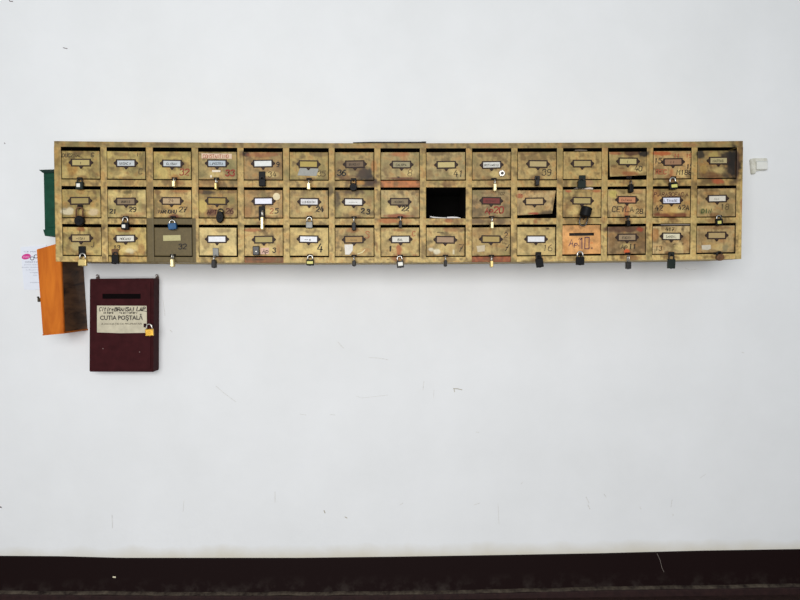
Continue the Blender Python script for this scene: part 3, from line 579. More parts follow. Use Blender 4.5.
TXT = {
 (0,0): [('DUCZNAL', 62, 157, 3.4, 'k', .9), ('G', 91, 156.8, 4, 'k', 1.0)], (0,1): [('C', 138.5, 174, 5.5, 'k', .8), ('I', 136.5, 156, 3, 'k', .8), ('I', 139, 155, 2.4, 'k', .8)],
 (0,2): [('32', 179.6, 175, 6, 'R', 1.0)], (0,3): [('33', 225.4, 175.8, 5.8, 'R', 1.2)], (0,4): [('9', 276.2, 166.6, 4.2, 'K', .9), ('34', 268, 177, 5.2, 'k', .8)],
 (0,5): [('35', 317.6, 176, 5, 'k', .8)], (0,6): [('36', 337.4, 175.4, 5.4, 'K', 1.3)], (0,7): [('8', 407.6, 176, 6.4, 'k', .6)], (0,8): [('41', 453.6, 176.4, 6, 'K', .8)],
 (0,10): [('39', 542, 175.2, 5.8, 'K', .8)], (0,12): [('40', 634.6, 171, 4.8, 'K', .8)],
 (0,13): [('15', 654.4, 163, 4.8, 'K', .9), ('15', 686.4, 168.6, 4.4, 'K', .9), ('M188', 676.8, 174.6, 4.6, 'K', .8), ('REC', 656, 174, 4.4, 'r', .9), ('11', 674, 157.4, 3.6, 'r', .7), ('19', 686, 157.4, 3.6, 'r', .7)],
 (1,1): [('21', 109.6, 213.4, 4.2, 'K', 1.0), ('29', 129, 211.6, 4.4, 'K', .9)], (1,2): [('VARNONU', 157.6, 213.2, 3.2, 'K', .9), ('27', 179, 212, 5, 'K', .9)],
 (1,3): [('APT', 207, 214, 4, 'B', 1.0), ('26', 225.6, 213.4, 5, 'B', 1.0)], (1,4): [('2', 269.6, 213.6, 5, 'r', .8), ('5', 275, 213, 4.6, 'K', 1.0)], (1,5): [('24', 316, 211.6, 4.8, 'K', 1.3)],
 (1,6): [('2', 361, 213, 4.6, 'K', 1.3), ('3', 366.6, 214, 4.6, 'K', 1.3)], (1,7): [('22', 401.6, 210.8, 4.6, 'K', 1.3)],
 (1,9): [('Ap', 485.2, 212.8, 5, 'R', 1.1), ('20', 493.8, 213, 6.2, 'R', 1.3), ('102', 498, 195, 2.8, 'k', .6)], (1,10): [('21', 518, 197.4, 3.2, 'r', .8)],
 (1,12): [('CEYLA', 612.2, 211.8, 5.2, 'K', .8), ('28', 635.8, 213.6, 4.6, 'K', .8)], (1,13): [('P.ARASCEAC A', 654, 196.2, 3.7, 'B', .7), ('42', 655.2, 210.4, 4.8, 'K', .9), ('42A', 678, 209.8, 4.6, 'K', .9)],
 (1,14): [('18', 720.6, 209.4, 5.4, 'k', .8), ('DIN', 701.6, 213, 4, 'G', 1.0)], (2,0): [('J', 91, 247, 5, 'k', .8)], (2,1): [('13', 113.4, 249.6, 4.2, 'k', 1.0), ('A', 121, 242.8, 2.6, 'k', .7)],
 (2,2): [('32', 178.4, 249, 5, 'K', 1.0)], (2,4): [('3', 272.6, 252.4, 4.4, 'K', 1.0)], (2,5): [('4', 317, 252, 8, 'K', 1.3)], (2,6): [('S', 364.8, 238, 6.6, 'r', .6), ('J', 340, 251, 3.4, 'k', .7)],
 (2,7): [('1', 388.6, 251, 5, 'K', 1.5), ('C', 412, 236, 4.6, 'r', .6)], (2,8): [('7', 458.6, 251.4, 7, 'K', .7), ('~~', 437, 234, 4, 'k', .6)], (2,9): [('2', 504, 237.6, 5, 'K', .6), ('7', 504.6, 250.6, 6.6, 'K', .7), ('-', 502, 246, 6, 'k', .6)],
 (2,10): [('16', 543, 250.8, 6, 'K', .6)], (2,11): [('A', 569, 246, 6.6, 'P', .7), ('p', 574.4, 246, 4.2, 'P', .7), ('.', 578, 246, 3, 'P', .6), ('1', 576.6, 248.6, 11, 'P', .55, 0), ('1', 578.6, 248.6, 11, 'P', 1.0, 0), ('.', 591, 248.4, 4, 'P', .8)],
 (2,12): [('Ap', 621.2, 248.6, 4, 'K', .8), ('11', 629, 248.6, 4.6, 'K', 1.0)], (2,13): [('417', 665.6, 231, 3.6, 'k', .8), ('13', 655.4, 250.4, 4.2, 'k', .7), ('C', 673, 247, 3, 'k', .5)],
}
for k, its in TXT.items(): write(DOORS[k], its, DF + .0007)
# stickers and small fittings on the doors
def sticker(rc, pts, colour, label, th=.0006, name='sticker'):
    bm = bmesh.new(); slab(bm, pts, DF + th + .0002, th); o = obj(name, bm, mat(colour, .7, var=.08, scale=120), DOORS[rc]); o['label'] = label; return o
sticker((0, 3), [(201.4, 153.4), (231.8, 153.8), (231.8, 158.8), (201.6, 158.4)], (210, 184, 158), 'pale pink paper strip with a name')
write(DOORS[(0, 3)], [('CONSTANTINO', 203, 158, 3.4, 'r', .5, .05, .1, None, .5)], DF + .0016, 'sticker_writing')
sticker((0, 3), [(212, 170), (220.6, 170.2), (220.4, 172), (212.2, 172.2)], (226, 212, 190), 'torn white paper scrap')
sticker((0, 3), [(210, 175.2), (212, 175), (212, 177.4), (210.2, 177.6)], (222, 208, 184), 'torn white paper scrap')
sticker((0, 5), [(300, 168), (318.6, 168.6), (316.4, 176), (297.4, 175.4)], (152, 152, 146), 'grey tape patch')
bm = bmesh.new(); c_ = P(276.6, 196.6, DF); disc(bm, c_ + Vector((0, -.0006, 0)), 3.7 * S(DF), .0012, 28)
obj('sticker', bm, mat((222, 206, 168), .7), DOORS[(1, 4)])['label'] = 'round cream sticker'
sticker((2, 6), [(344.4, 244.6), (353, 244.4), (352.6, 250.6), (349.6, 254.6), (345.2, 254.6)], (224, 218, 208), 'torn white paper patch')
sticker((2, 6), [(357, 253.6), (361, 252.4), (364.8, 249.2), (365.4, 249.8), (362.4, 252.8), (358, 254.4)], (222, 208, 160), 'pale paper shred')
sticker((2, 9), [(476.4, 246), (485, 245), (484.8, 251.2), (477.6, 252.2)], (196, 180, 150), 'torn greyish paper patch')
sticker((2, 14), [(701.6, 245.2), (710.6, 244.8), (711, 248.6), (708, 250), (702, 249.6)], (196, 186, 166), 'torn white paper patch')
sticker((2, 4), [(260.4, 248), (269, 247.6), (268.8, 254), (260.6, 254.2)], (216, 176, 156), 'pink paper tag')
write(DOORS[(2, 4)], [('Ap', 262.4, 253, 3.8, 'K', .6)], DF + .0016, 'tag_writing')
bm = bmesh.new(); box(bm, P(253.2, 255.4, DF) + Vector((0, -.010, 0)), P(259.8, 246.2, DF) + Vector((0, .001, 0)), .0025)
o = obj('latch', bm, mat((22, 20, 20), .4), DOORS[(2, 4)]); o['label'] = 'black cam latch'
bm = bmesh.new(); disc(bm, P(256.8, 251.6, DF) + Vector((0, -.0105, 0)), .0022, .002, 12); obj('latch_keyhole', bm, mat((190, 186, 176), .4, .6), DOORS[(2, 4)])
bm = bmesh.new(); disc(bm, P(501.8, 173.4, DF) + Vector((0, -.002, 0)), 3.2 * S(DF), .005, 24)
o = obj('cam_lock', bm, mat((196, 192, 186), .3, .75), DOORS[(0, 9)]); o['label'] = 'round chrome cam lock'
bm = bmesh.new(); disc(bm, P(502, 173.4, DF) + Vector((0, -.005, 0)), 1.5 * S(DF), .002, 16)
box(bm, P(501.7, 174.6, DF) + Vector((0, -.0072, 0)), P(502.3, 172.2, DF) + Vector((0, -.005, 0)))
obj('keyhole', bm, mat((70, 66, 64), .5, .3), DOORS[(0, 9)])
# outlined zero of the orange door
bm = bmesh.new()
for a, b in (((585, 237.4), (589.2, 237.4)), ((589.2, 237.4), (589, 248.8)), ((589, 248.8), (584.8, 248.8)), ((584.8, 248.8), (585, 237.4))):
    ribbon(bm, [P(*a, DF + .0008), P(*b, DF + .0008)], .8 * S(DF))
obj('handwriting', bm, mat(INK['P'], .7), DOORS[(2, 11)])

# ------------------------------------------------------------ padlocks
STEEL = mat((196, 194, 188), .28, .85, var=.1); BLK = mat((20, 20, 21), .5, var=.25, scale=150, spec=.12); IRON = mat((40, 38, 37), .5, .1, var=.25, scale=150, spec=.25)
BRASS = mat((200, 176, 114), .38, .6, var=.12); PBRASS = mat((222, 206, 156), .35, .6, var=.1); GREY = mat((112, 112, 108), .45, .4, var=.2)
DSTEEL = mat((98, 94, 90), .35, .8, var=.2); BLUE = mat((40, 86, 128), .5, var=.25, spec=.3); RUST = mat((104, 72, 44), .75, .1, var=.45, scale=300); GREEN = mat((32, 40, 36), .5, var=.2, spec=.15)
HASPM = mat((26, 22, 20), .6, 0, var=.3, scale=200, spec=.15)
def hasp(rc, x, y, hs=None):
    """dark staple on the door's lower edge; hs = (x0, y0, x1, y1) adds the strap of a proper hasp"""
    bm = bmesh.new(); s = S(DEP); c = P(x, y, DEP)
    box(bm, c + Vector((-2.6 * s, -.0015, -1.0 * s)), c + Vector((2.6 * s, .0035, 1.3 * s)), .0008)
    n = 9; tube(bm, [c + Vector((0, -.001 - .0085 * math.sin(math.pi * k / n), -1.1 * s + (.0042 * math.cos(math.pi * k / n)))) for k in range(n + 1)], .0013, 6)
    if hs:
        x0, y0, x1, y1, cc = hs
        box(bm, P(x0, y1, DF) + Vector((0, -.0045, 0)), P(x1, y0, DF) + Vector((0, 0, 0)), .0016)
    o = obj('hasp', bm, HASPM if not hs else hs[4], DOORS[rc]); return o
GRP = 'padlocks hanging on the letterbox doors'
def padlock(label, x, y, wpx, hpx, top, body, shk, side=False, roll=0, face=None, facem=None, d0=DEP, style='box', flip=False, th=None, group=GRP):
    s = S(d0 + .01); W = (wpx * s) if not side else .021; T = (wpx * s) if side else max(.009, min(.013, wpx * s * .5))
    if th: T = th
    H = hpx * s; off = (T if not side else W) / 2 + .0022
    c = P(x, y + (hpx / 2 if not flip else -hpx / 2), d0 + off)
    base = c
    arch = max(.010, ((y - hpx / 2) - top) * s) if not flip else max(.010, (top - (y + hpx / 2)) * s)
    rt = root('padlock', base, label, 'padlock', group, (0, R_(roll + (180 if flip else 0)), R_(90 if side else 0)))
    bm = bmesh.new()
    if style == 'box':
        box(bm, (-W / 2, -T / 2, 0), (W / 2, T / 2, H), min(W, T, H) * .16)
        b2 = bmesh.new(); disc(b2, (0, 0, 0), min(W, T) * .28, .002, 14, 'Z'); join(bm, b2)
    elif style == 'round':
        disc(bm, (0, 0, H / 2), H / 2, T, 28, 'Y', W / 2)
        b2 = bmesh.new(); disc(b2, (0, -T / 2, H / 2), H * .14, .003, 14, 'Y'); join(bm, b2)
    elif style == 'drum':
        disc(bm, (0, 0, H / 2), W / 2, H, 32, 'Z')
        b2 = bmesh.new(); disc(b2, (0, 0, 0), W * .2, .003, 16, 'Z'); join(bm, b2)
    o = obj('body', bm, body, rt, world=False)
    for p in o.data.polygons: p.use_smooth = style != 'box'
    if style != 'box':
        o.data.update()
        try: o.data.set_sharp_from_angle(angle=R_(40))
        except Exception: pass
    bm = bmesh.new(); r = min(W * .34, arch * .85); tr = max(.0017, min(W * .09, .0026)) if style != 'ring' else .0016
    zc = H + arch - r - tr; pts = [(-r, 0, H - (.003 if style == 'box' else H * .12))]
    pts += [(r * -math.cos(math.pi * k / 12), 0, zc + r * math.sin(math.pi * k / 12)) for k in range(13)]
    pts += [(r, 0, H - (.003 if style == 'box' else H * .12))]
    tube(bm, pts, tr, 10); obj('shackle', bm, shk, rt, world=False, smooth=True)
    if face:
        fx, fz, fw, fh = face; bm = bmesh.new()
        box(bm, ((fx - fw / 2) * s, -T / 2 - .0012, H / 2 + (fz - fh / 2) * s), ((fx + fw / 2) * s, -T / 2 + .001, H / 2 + (fz + fh / 2) * s), .0012)
        obj('face_label', bm, facem, rt, world=False)
    return rt
WH = mat((226, 224, 214), .4, var=.05); YL = mat((206, 200, 110), .5, var=.1)
hasp((0,0), 79.6, 178.6); padlock('dark padlock with a pale face on the top left corner door', 79.8, 185.8, 7, 7.4, 178.4, GREEN, IRON, face=(-.6, .2, 3.6, 3.6), facem=WH)
hasp((0,2), 174.4, 178.6); padlock('narrow pale brass padlock edge-on under the red number 32', 174.4, 184.2, 2.8, 5.8, 177.8, PBRASS, STEEL, side=True)
hasp((0,3), 216.4, 178.8); padlock('very thin edge-on padlock with bright steel shackle under the red 33', 216.4, 186.4, 2.2, 6, 178.6, BRASS, STEEL, side=True)
hasp((0,4), 262.4, 178.6, (259, 171.6, 265.4, 181, BLK)); padlock('black padlock on a black strap under the blank white card, top row', 262.4, 182.8, 6.6, 7, 178, BLK, IRON)
hasp((0,5), 309, 179.2); padlock('narrow brass padlock edge-on below the grey tape patch', 309, 186.6, 3.2, 6.2, 180, PBRASS, STEEL, side=True)
hasp((0,6), 353.6, 179.4); padlock('round black padlock under the soot-stained door 36', 353.4, 187.2, 7.4, 8, 178.6, BLK, IRON, style='round')
hasp((0,9), 494, 179.2); padlock('narrow brass padlock edge-on below the chrome cam lock', 494.6, 187.6, 3, 7.2, 179.6, PBRASS, STEEL, side=True, roll=-3)
hasp((0,10), 537.2, 178.6, (534.8, 176, 539.6, 181, IRON)); padlock('small dark grey padlock under the door numbered 39', 537, 182.8, 3.6, 5.6, 178, IRON, IRON, side=True)
hasp((0,11), 582, 178.6, (578.6, 175.4, 585.4, 181.4, GREEN)); padlock('stout black padlock right of the one under number 39', 581.6, 184.6, 7.8, 7.6, 178.6, GREEN, IRON)
hasp((0,12), 629, 177.6); padlock('thin black padlock under the peeling door numbered 40', 630.6, 188.6, 4, 8, 180, BLK, DSTEEL, side=True)
hasp((0,13), 673.6, 177.6); padlock('black padlock with yellow label and steel shackle, top row', 673.4, 186, 8.2, 7, 177, BLK, STEEL, roll=-5, face=(.4, -.2, 6, 3.2), facem=YL)
hasp((1,0), 80, 206.4); padlock('round black padlock on a wide ring against torn white paint', 79.8, 221, 9.4, 10, 207, BLK, RUST, style='round')
hasp((1,1), 125.6, 217.2); padlock('black padlock with a round white spot under door 29', 125.4, 226.2, 7, 7, 216.8, BLK, STEEL, face=(-1, -.2, 3.4, 3.4), facem=WH)
hasp((1,2), 173, 217.4); padlock('bright blue padlock above the olive brown door', 173, 226.4, 8, 6.2, 219.4, BLUE, STEEL, roll=-6)
hasp((1,3), 219.8, 213.6); padlock('oval black padlock on the brown-smeared door 26', 219.6, 217.2, 7.4, 11.6, 209.4, BLK, IRON, style='round', roll=6)
hasp((1,4), 262, 214, (259, 206.4, 265.2, 220.6, BLK)); padlock('long edge-on brass padlock hanging from a black hasp', 262.6, 223.6, 2.8, 12, 210.4, PBRASS, STEEL, side=True)
hasp((1,5), 309.4, 217.2); padlock('grey steel padlock under the door numbered 24', 309.4, 225, 6.8, 6.4, 216.8, GREY, STEEL)
hasp((1,6), 354, 217.6); padlock('narrow grey padlock edge-on under the door numbered 23', 354, 226.6, 3.8, 7.8, 217, IRON, STEEL, side=True)
hasp((1,7), 400.2, 217.4); padlock('narrow dark padlock edge-on under the door numbered 22', 400.4, 224.6, 3.2, 6.6, 216.4, IRON, STEEL, side=True)
hasp((1,9), 491.6, 217.4); padlock('narrow brass padlock edge-on under the red marking Ap 20', 491.8, 225.4, 2.8, 6.6, 217, PBRASS, STEEL, side=True)
hasp((1,11), 583, 217.4); padlock('black drum padlock turned upside down above the orange door', 587, 212, 11, 9.6, 227, BLK, DSTEEL, roll=15, style='drum', flip=True, th=.011 * 3.3)
hasp((1,12), 627.6, 216.8); padlock('narrow black padlock edge-on under the door marked 28', 627.8, 223.6, 3.2, 5.6, 216.4, BLK, DSTEEL, side=True)
hasp((1,14), 719.4, 216.4); padlock('small black padlock with cream label at the right end, middle row', 719.2, 222, 6.6, 6.8, 214.8, BLK, STEEL, roll=-4, face=(-.4, -.4, 3.8, 3), facem=YL)
hasp((2,0), 82.6, 254.8, (79, 246.2, 86, 256.4, BLK)); padlock('brass padlock with steel shackle at the bottom left corner', 82.8, 262.6, 7.8, 6.8, 253, BRASS, STEEL)
hasp((2,1), 115.4, 255.4, (112, 249, 118.6, 256, RUST)); padlock('square black padlock under the bottom row door right of the corner', 115.4, 259.4, 6.6, 9, 252.8, BLK, IRON)
hasp((2,2), 172.8, 255.4); padlock('narrow brass padlock edge-on under the olive brown door', 172.8, 263, 3.2, 7.6, 253.8, PBRASS, STEEL, side=True)
hasp((2,3), 216, 255.2, (213, 248, 218.8, 256, GREY)); padlock('narrow dark padlock on a grey hasp under the cleanest door', 214.2, 264, 4, 7.6, 255.8, IRON, STEEL, side=True)
hasp((2,5), 310, 255.6); padlock('black padlock with yellow band under the door numbered 4', 310.2, 262.6, 7.4, 5.8, 254.8, BLK, STEEL, face=(0, 0, 6.2, 2.8), facem=YL)
hasp((2,6), 354, 256); padlock('small grey padlock under the door with torn white patch', 354.2, 263.4, 3.6, 5.4, 256, IRON, STEEL, side=True)
hasp((2,7), 400.4, 256); padlock('tilted padlock with a shiny white face under a rust streak', 400.6, 264.4, 7, 6.6, 255.6, IRON, STEEL, roll=-6, face=(.2, .4, 4.8, 3.8), facem=WH)
hasp((2,8), 445.4, 256); padlock('narrow dark padlock straight below the open compartment column', 445.4, 263.4, 3, 6, 256, IRON, STEEL, side=True)
hasp((2,9), 491.4, 256); padlock('narrow dull brass padlock in front of the bare orange rail', 491.4, 264, 2.8, 6.2, 256, BRASS, STEEL, side=True)
hasp((2,10), 538, 254.8, (535.4, 252, 541, 258.6, BLK)); padlock('square black padlock hanging crooked under number 16', 540.2, 262.8, 7.2, 9, 254, BLK, IRON, roll=-9)
hasp((2,11), 580, 254.4); padlock('black padlock with shiny chrome shackle on the orange door', 580, 261, 8, 8, 250.8, BLK, STEEL)
hasp((2,12), 628, 253.8); padlock('narrow dark padlock with bright shackle under marking Ap 11', 628.2, 265.4, 4.2, 7, 254.8, IRON, STEEL, side=True)
hasp((2,13), 671, 253.6, (668, 252, 674, 256.4, GREEN)); padlock('large dark green padlock under the raised white card', 671, 263.8, 7.2, 9.4, 253, GREEN, IRON, roll=2)
hasp((2,14), 716, 253.6); padlock('rusty brown padlock at the bottom right corner', 720.6, 257.2, 7.6, 7, 252.4, RUST, IRON, style='round', roll=-12)

# ------------------------------------------------------------ papers in the compartments and the board on top
def sheet(name, label, cat, pts, d, back, colour, sag=.0):
    """a leaf of paper: front edge along pts (photo measure), running back into the cabinet"""
    bm = bmesh.new(); F, B = [], []
    for i, (x, y0, y1) in enumerate(pts):
        a = P(x, y0, d); b = P(x, y1, d); F.append((bm.verts.new(a), bm.verts.new(b)))
        B.append((bm.verts.new(a + Vector((0, back, sag))), bm.verts.new(b + Vector((0, back, sag)))))
    n = len(pts)
    for i in range(n - 1):
        bm.faces.new((F[i][0], F[i + 1][0], F[i + 1][1], F[i][1])); bm.faces.new((F[i][0], B[i][0], B[i + 1][0], F[i + 1][0])); bm.faces.new((F[i][1], F[i + 1][1], B[i + 1][1], B[i][1]))
        bm.faces.new((B[i][0], B[i][1], B[i + 1][1], B[i + 1][0]))
    bm.faces.new((F[0][0], F[0][1], B[0][1], B[0][0])); bm.faces.new((F[-1][0], B[-1][0], B[-1][1], F[-1][1]))
    bmesh.ops.recalc_face_normals(bm, faces=bm.faces[:])
    return tag(obj(name, bm, mat(colour, .7, var=.06)), label, cat)
sheet('paper_sheet', 'white paper lying at left in the open doorless compartment', 'paper', [(430.2, 216.2, 217.0), (434, 216.8, 217.9), (439, 217.2, 218.1), (446.4, 217.6, 218.2)], DEP - .004, .1, (214, 210, 206))
sheet('paper_sheet', 'white paper lying at right in the open doorless compartment', 'paper', [(447, 216.9, 218.2), (452, 216.6, 218.1), (457, 216.9, 218.1), (461, 217.9, 218.2)], DEP - .003, .1, (216, 212, 210))
sheet('folded_paper', 'white folded paper poking out of the slot under the stout black padlock', 'paper', [(577, 187.2, 188.4), (581, 186.6, 189.0), (585, 188.0, 189.3), (590, 187.3, 189.2), (593, 187.9, 189.4)], DEP + .002, .08, (198, 184, 170))
sheet('folded_paper', 'grey paper filling the slot above the raised white card', 'paper', [(661, 224.2, 225.2), (670, 224, 225.2), (680, 223.9, 225.1), (690, 224.1, 225.1)], DEP - .006, .08, (122, 112, 104))
sheet('folded_paper', 'grey paper deep in the top row slot above an unmarked yellow card', 'paper', [(575, 149.8, 151), (580, 149.4, 151), (587, 149.9, 150.9)], DEP - .012, .08, (96, 84, 70))
bm = bmesh.new(); n = 24; A = []
for i in range(n + 1):
    u = i / n; px = 353 + 73.2 * u; lift = 1.35 - 1.1 * (1 - u) ** 3 + .25 * math.sin(u * 9) * .4 + (.25 if u > .95 else 0)
    yt = 143.15 - .9 - .55 * cl(u * 4) - (.3 if u > .93 else 0); 
    thk = .35 + 1.2 * cl(u * 3) 
    t = P(px, yt, DEP - .004); b = Vector((t.x, t.y, t.z - thk * S(DEP) * .8))
    A.append([bm.verts.new(t), bm.verts.new(b), bm.verts.new(b + Vector((0, .15, 0))), bm.verts.new(t + Vector((0, .15, 0)))])
for a, b in zip(A, A[1:]):
    for k in range(4): bm.faces.new((a[k], b[k], b[(k + 1) % 4], a[(k + 1) % 4]))
bm.faces.new(A[0]); bm.faces.new(A[-1]); bmesh.ops.recalc_face_normals(bm, faces=bm.faces[:])
tag(obj('thin_board', bm, mat((40, 32, 28), .7, var=.25)), 'thin warped black board lying on top of the letterbox bank', 'board')

# ------------------------------------------------------------ green metal letterbox behind the left end
gx0 = P(44, 200, .1).x; gx1 = P(54, 200, DEP).x - .012
zt, zb = P(46, 172, .1).z, P(46, 236, .1).z
rt = root('metal_letterbox', ((gx0 + gx1) / 2, -.05, zb), 'dark green metal letterbox half hidden behind the left end of the cabinet', 'letterbox')
GRM = mat((24, 66, 50), .6, var=.2, scale=40, spec=.12)
bm = bmesh.new(); box(bm, (gx0, -.1, zb + .012), (gx1, -.002, zt), .002); obj('body', bm, GRM, rt)
bm = bmesh.new(); prism(bm, [Vector((gx0 - .011, -.108, zt + .006)), Vector((gx1 + .01, -.108, zt + .006)), Vector((gx1 + .01, -.108, zt + .0005)), Vector((gx0 + .003, -.108, zt - .005))],
      [Vector((gx0 - .004, -.002, zt + .028)), Vector((gx1 + .01, -.002, zt + .028)), Vector((gx1 + .01, -.002, zt + .024)), Vector((gx0, -.002, zt + .02))]); obj('lid', bm, mat((24, 46, 40), .6, var=.2, spec=.15), rt)
bm = bmesh.new(); prism(bm, [Vector((gx0 - .003, -.104, zb + .022)), Vector((gx1, -.104, zb + .022)), Vector((gx1, -.104, zb)), Vector((gx0 + .003, -.104, zb))],
      [Vector((gx0 - .003, -.004, zb + .022)), Vector((gx1, -.004, zb + .022)), Vector((gx1, -.004, zb)), Vector((gx0 + .003, -.004, zb))]); obj('bottom_lip', bm, GRM, rt)
bm = bmesh.new(); box(bm, (gx0 + .012, -.103, zb + .03), (gx1 - .012, -.098, zt - .02), .002); obj('door', bm, GRM, rt)

# ------------------------------------------------------------ orange and brown wooden box
dO = .14
FTL, FTR, FBR, FBL = P(36.4, 249.4, dO), P(60.2, 242.6, dO), P(63.6, 331.8, dO), P(42.6, 333.8, dO)
RT, RB = P(82, 243.4, .002), P(87.4, 328.6, .002)
BTL, BBL = RT + (FTL - FTR), RB + (FBL - FBR)
rt = root('wooden_box', ((FBL.x + RB.x) / 2, -.07, FBL.z), 'crooked wooden box, orange front and dark brown side, below the cabinet left end', 'box')
ORM = banded_wood((172, 84, 20), (212, 120, 36), 'orange_varnished_wood', (26, 26, 5), .12); BRM = banded_wood((50, 34, 25), (118, 84, 58), 'dark_brown_stained_wood', (8, 9, 34), .12)
dy = (RT.y - FTR.y)
def back(p, q, t): return p + (q - p) * t
t0 = .07
bm = bmesh.new(); prism(bm, [back(FTL, BTL, t0), back(FTR, RT, t0), back(FBR, RB, t0), back(FBL, BBL, t0)], [BTL, RT, RB, BBL]); obj('body', bm, BRM, rt)['label'] = 'dark brown streaked sides'
bm = bmesh.new(); prism(bm, [FTL, FTR, FBR, FBL], [back(FTL, BTL, t0), back(FTR, RT, t0), back(FBR, RB, t0), back(FBL, BBL, t0)])
bmesh.ops.bevel(bm, geom=bm.edges[:], offset=.0015, segments=2, affect='EDGES'); obj('front_board', bm, ORM, rt)['label'] = 'orange varnished front board'
dn = Vector((0, 0, -.006)); e = .002
bm = bmesh.new(); prism(bm, [FBL, FBR + Vector((e, 0, 0)), RB + Vector((e, 0, 0)), BBL], [FBL + dn, FBR + dn + Vector((e, 0, 0)), RB + dn + Vector((e, 0, 0)), BBL + dn]); obj('bottom_board', bm, ORM, rt)['label'] = 'orange edge of the bottom board'
bm = bmesh.new(); c_ = P(39.1, 299.6, dO - .006); box(bm, c_ + Vector((-.004, -.004, -.008)), c_ + Vector((.003, .006, .006)), .0015)
b2 = bmesh.new(); disc(b2, c_ + Vector((-.003, 0, .008)), .003, .006, 12); join(bm, b2)
obj('latch', bm, mat((62, 52, 34), .4, .6), rt)['label'] = 'small dark brass latch'

# ------------------------------------------------------------ leaflet pinned to the wall
lx = lambda x, y: (x, y)
rt = root('leaflet', P(36, 296, .001), 'white printed leaflet with a magenta oval, partly behind the orange box', 'leaflet')
bm = bmesh.new(); slab(bm, [(20.5, 247.2), (46, 245), (51, 288), (33, 290), (24, 289.4)], .0022, .0008); obj('sheet', bm, mat((226, 230, 240), .7, var=.02), rt)
bm = bmesh.new(); c_ = P(26.2, 256.6, .0028); b2 = bmesh.new(); disc(b2, (0, 0, 0), 2.6 * S(0), .0006, 28, 'Y', 4.4 * S(0)); join(bm, b2, Matrix.Translation(c_) @ Matrix.Rotation(R_(-16), 4, 'Y'))
obj('magenta_oval', bm, mat((206, 52, 140), .6, var=.05), rt)
bm = printed('nou', 26.2, 256.6, 2.0, .0034, 5.6, .0); obj('oval_lettering', bm, mat((240, 190, 222), .6, var=.02), rt)
bm = bmesh.new()
for x, y, r in ((32.1, 258.4, 1.6), (35.9, 256.4, 1.6)):
    c_ = P(x, y, .0028); tube(bm, [c_ + Vector((r * S(0) * 1.15 * math.cos(k * math.pi / 10), 0, r * S(0) * math.sin(k * math.pi / 10))) for k in range(20)], .0011, 6, True)
obj('dark_ring', bm, mat((50, 42, 60), .6), rt)
bm = bmesh.new()
for (t, x0, x1, y, h) in (('CE MAI', 24, 37, 251.6, 1.2), ('OFERTA', 25, 38, 262, 1.6), ('pentru toata', 24.4, 37.6, 264.6, .9), ('familia voastra', 21.8, 38, 267.2, .9), ('in fiecare zi', 26, 38, 269.8, .9), ('la magazin', 30, 38, 272.4, .9), ('nou', 33, 37, 275, .9), ('telefon', 30, 39, 282.4, .8)):
    b2 = printed(t, (x0 + x1) / 2, y, h, .0030, x1 - x0); join(bm, b2)
obj('print', bm, mat((150, 150, 166), .7), rt)

# ------------------------------------------------------------ maroon letterbox
dM = .056
def Q(x, y): return P(x, y, dM)
A0, A1 = Q(89.4, 278.6), Q(153.4, 371.8)
MAR = mat((57, 22, 25), .6, var=.2, scale=35, spec=.06); MARD = mat((38, 16, 18), .55, var=.15, scale=35, spec=.12)
rt = root('maroon_letterbox', ((A0.x + A1.x) / 2, -dM / 2, A1.z), 'dark maroon metal letterbox with a paper label CUTIA POSTALA, hung below the cabinet', 'letterbox')
tl, tr, br, bl = Q(89.6, 278.8), Q(153.6, 278.2), Q(153.2, 372), Q(89.2, 371.8)
bm = bmesh.new(); bk = Vector((0, dM - .002, 0)); prism(bm, [tl, tr, br, bl], [p + bk for p in (tl, tr, br, bl)])
bmesh.ops.bevel(bm, geom=bm.edges[:], offset=.0022, segments=2, affect='EDGES'); obj('body', bm, MAR, rt)
bm = bmesh.new()
o_ = rect(92.6, 281.6, 150.6, 369); i1 = rect(102.4, 293.8, 140.6, 298.8)
f0 = [P(x, y, dM + .004) for x, y in o_]; h0 = [P(x, y, dM + .004) for x, y in i1]
V = [bm.verts.new(p) for p in f0]; Hh = [bm.verts.new(p) for p in h0]; Vb = [bm.verts.new(p + Vector((0, .0045, 0))) for p in f0]; Hb = [bm.verts.new(p + Vector((0, .0036, 0))) for p in h0]
for k in range(4):
    j = (k + 1) % 4
    bm.faces.new((V[k], V[j], Hh[j], Hh[k])); bm.faces.new((V[k], Vb[k], Vb[j], V[j])); bm.faces.new((Hh[k], Hh[j], Hb[j], Hb[k]))
bmesh.ops.recalc_face_normals(bm, faces=bm.faces[:])
door = obj('door', bm, MAR, rt)
bm = bmesh.new(); slab(bm, i1, dM + .0012, .001); obj('letter_slot', bm, mat((14, 9, 10), .9, var=.1, spec=.05), door)
bm = bmesh.new(); slab(bm, [(97, 305.6), (146.6, 305.8), (146.9, 326), (145.4, 332.8), (120, 333.2), (97, 332.4)], dM + .005, .0009)
pl = obj('paper_label', bm, mat((198, 190, 166), .7, var=.13, scale=45), rt); pl['label'] = 'stained cream paper label with printed and handwritten words'
bm = printed('CUTIA POŞTALĂ', 121.4, 317.6, 4.3, dM + .0056, 42, .022); obj('print', bm, mat((44, 38, 34), .7), pl)
bm = printed('A ASOCIAŢIEI DE PROPRIETARI', 121.6, 323.8, 1.7, dM + .0056, 40, .01); obj('print', bm, mat((92, 82, 68), .7), pl)
write(pl, [('Citire', 99, 311, 3.6, 'K', .6, .25, .1, None, .5), ('BRANSAI', 114.5, 311, 3.5, 'K', .8, .2, .1, None, .6), ('LAP', 136.6, 310.8, 3.8, 'K', .9, .2, .1, None, .56), ('in tara', 103, 313.6, 1.9, 'K', .45, .2), ('de alocatari', 119, 313.6, 1.9, 'K', .45, .2)], dM + .0058)
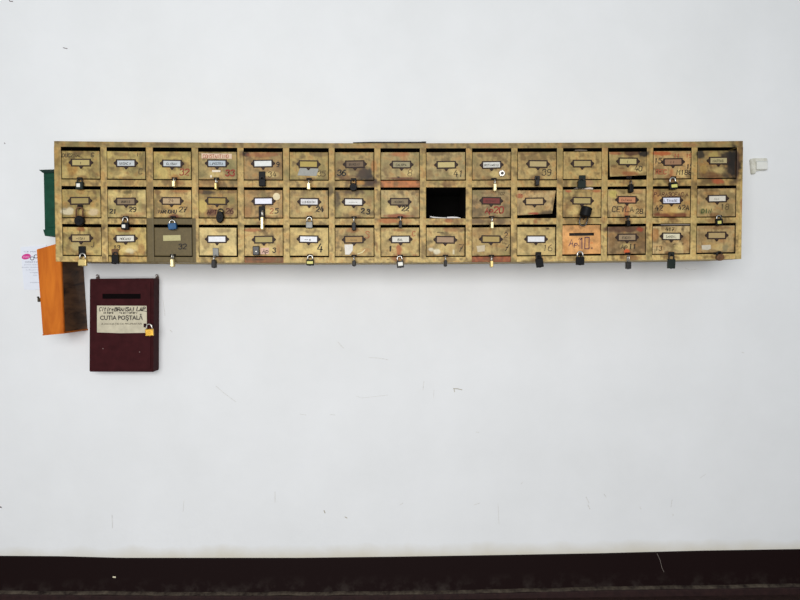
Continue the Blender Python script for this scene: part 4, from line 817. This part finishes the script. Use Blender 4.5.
bm = bmesh.new(); ribbon(bm, [P(140, 310.4, dM + .0058), P(147, 311.4, dM + .0058)], .6 * S(dM)); obj('handwriting', bm, mat((42, 36, 28), .7), pl)
for x, y in ((97.8, 277.6), (157.2, 277.4)):
    bm = bmesh.new(); c_ = P(x, y, .004); box(bm, c_ + Vector((-.006, -.0015, -.012)), c_ + Vector((.006, .002, .004)), .001)
    tube(bm, [c_ + Vector((.004 * math.cos(a), -.004, .006 + .004 * math.sin(a))) for a in [k * math.pi / 6 - 1.2 for k in range(9)]], .0016, 6); obj('hanger', bm, mat((90, 72, 66), .6, .3), rt)
bm = bmesh.new(); box(bm, P(144.4, 327.2, dM) + Vector((0, -.008, 0)), P(147, 323.4, dM) + Vector((0, .001, 0)), .001); obj('hasp', bm, MARD, rt)
for x, y in ((103, 348.6), (139.6, 352)):
    bm = bmesh.new(); disc(bm, P(x, y, dM + .0044), .0022, .0016, 10); obj('rivet', bm, mat((120, 96, 92), .5, .3), door)
padlock('gold brass padlock on the right edge of the maroon letterbox', 149.8, 332.4, 7.6, 7, 323.6, mat((206, 160, 62), .3, .75, var=.15), STEEL, d0=dM + .005, roll=-3, group=None)

# ------------------------------------------------------------ small switch on the wall
rt = root('wall_switch', P(759, 171, .005), 'small dirty white switch box on the wall right of the cabinet', 'switch')
bm = bmesh.new(); slab(bm, [(750.6, 159.2), (753, 158.2), (767, 158.0), (767.8, 159.4), (767.8, 169.6), (757, 170.8), (755.6, 173.6), (752, 174), (751.4, 166)], .011, .0105)
bmesh.ops.bevel(bm, geom=[e_ for e_ in bm.edges], offset=.0018, segments=2, affect='EDGES'); obj('base_plate', bm, dusty((190, 188, 174), (214, 213, 204), .35, .6, 60, 'grimy_cream_plastic', .6), rt)
bm = bmesh.new(); f = [P(x, y, .022) for x, y in rect(756.8, 162.2, 767.6, 169.2)]; g = [P(x, y, .010) for x, y in rect(755.6, 160.6, 767.8, 169.6)]
prism(bm, f, g); bmesh.ops.bevel(bm, geom=bm.edges[:], offset=.0015, segments=2, affect='EDGES'); obj('rocker', bm, mat((226, 226, 220), .45, var=.04), rt)
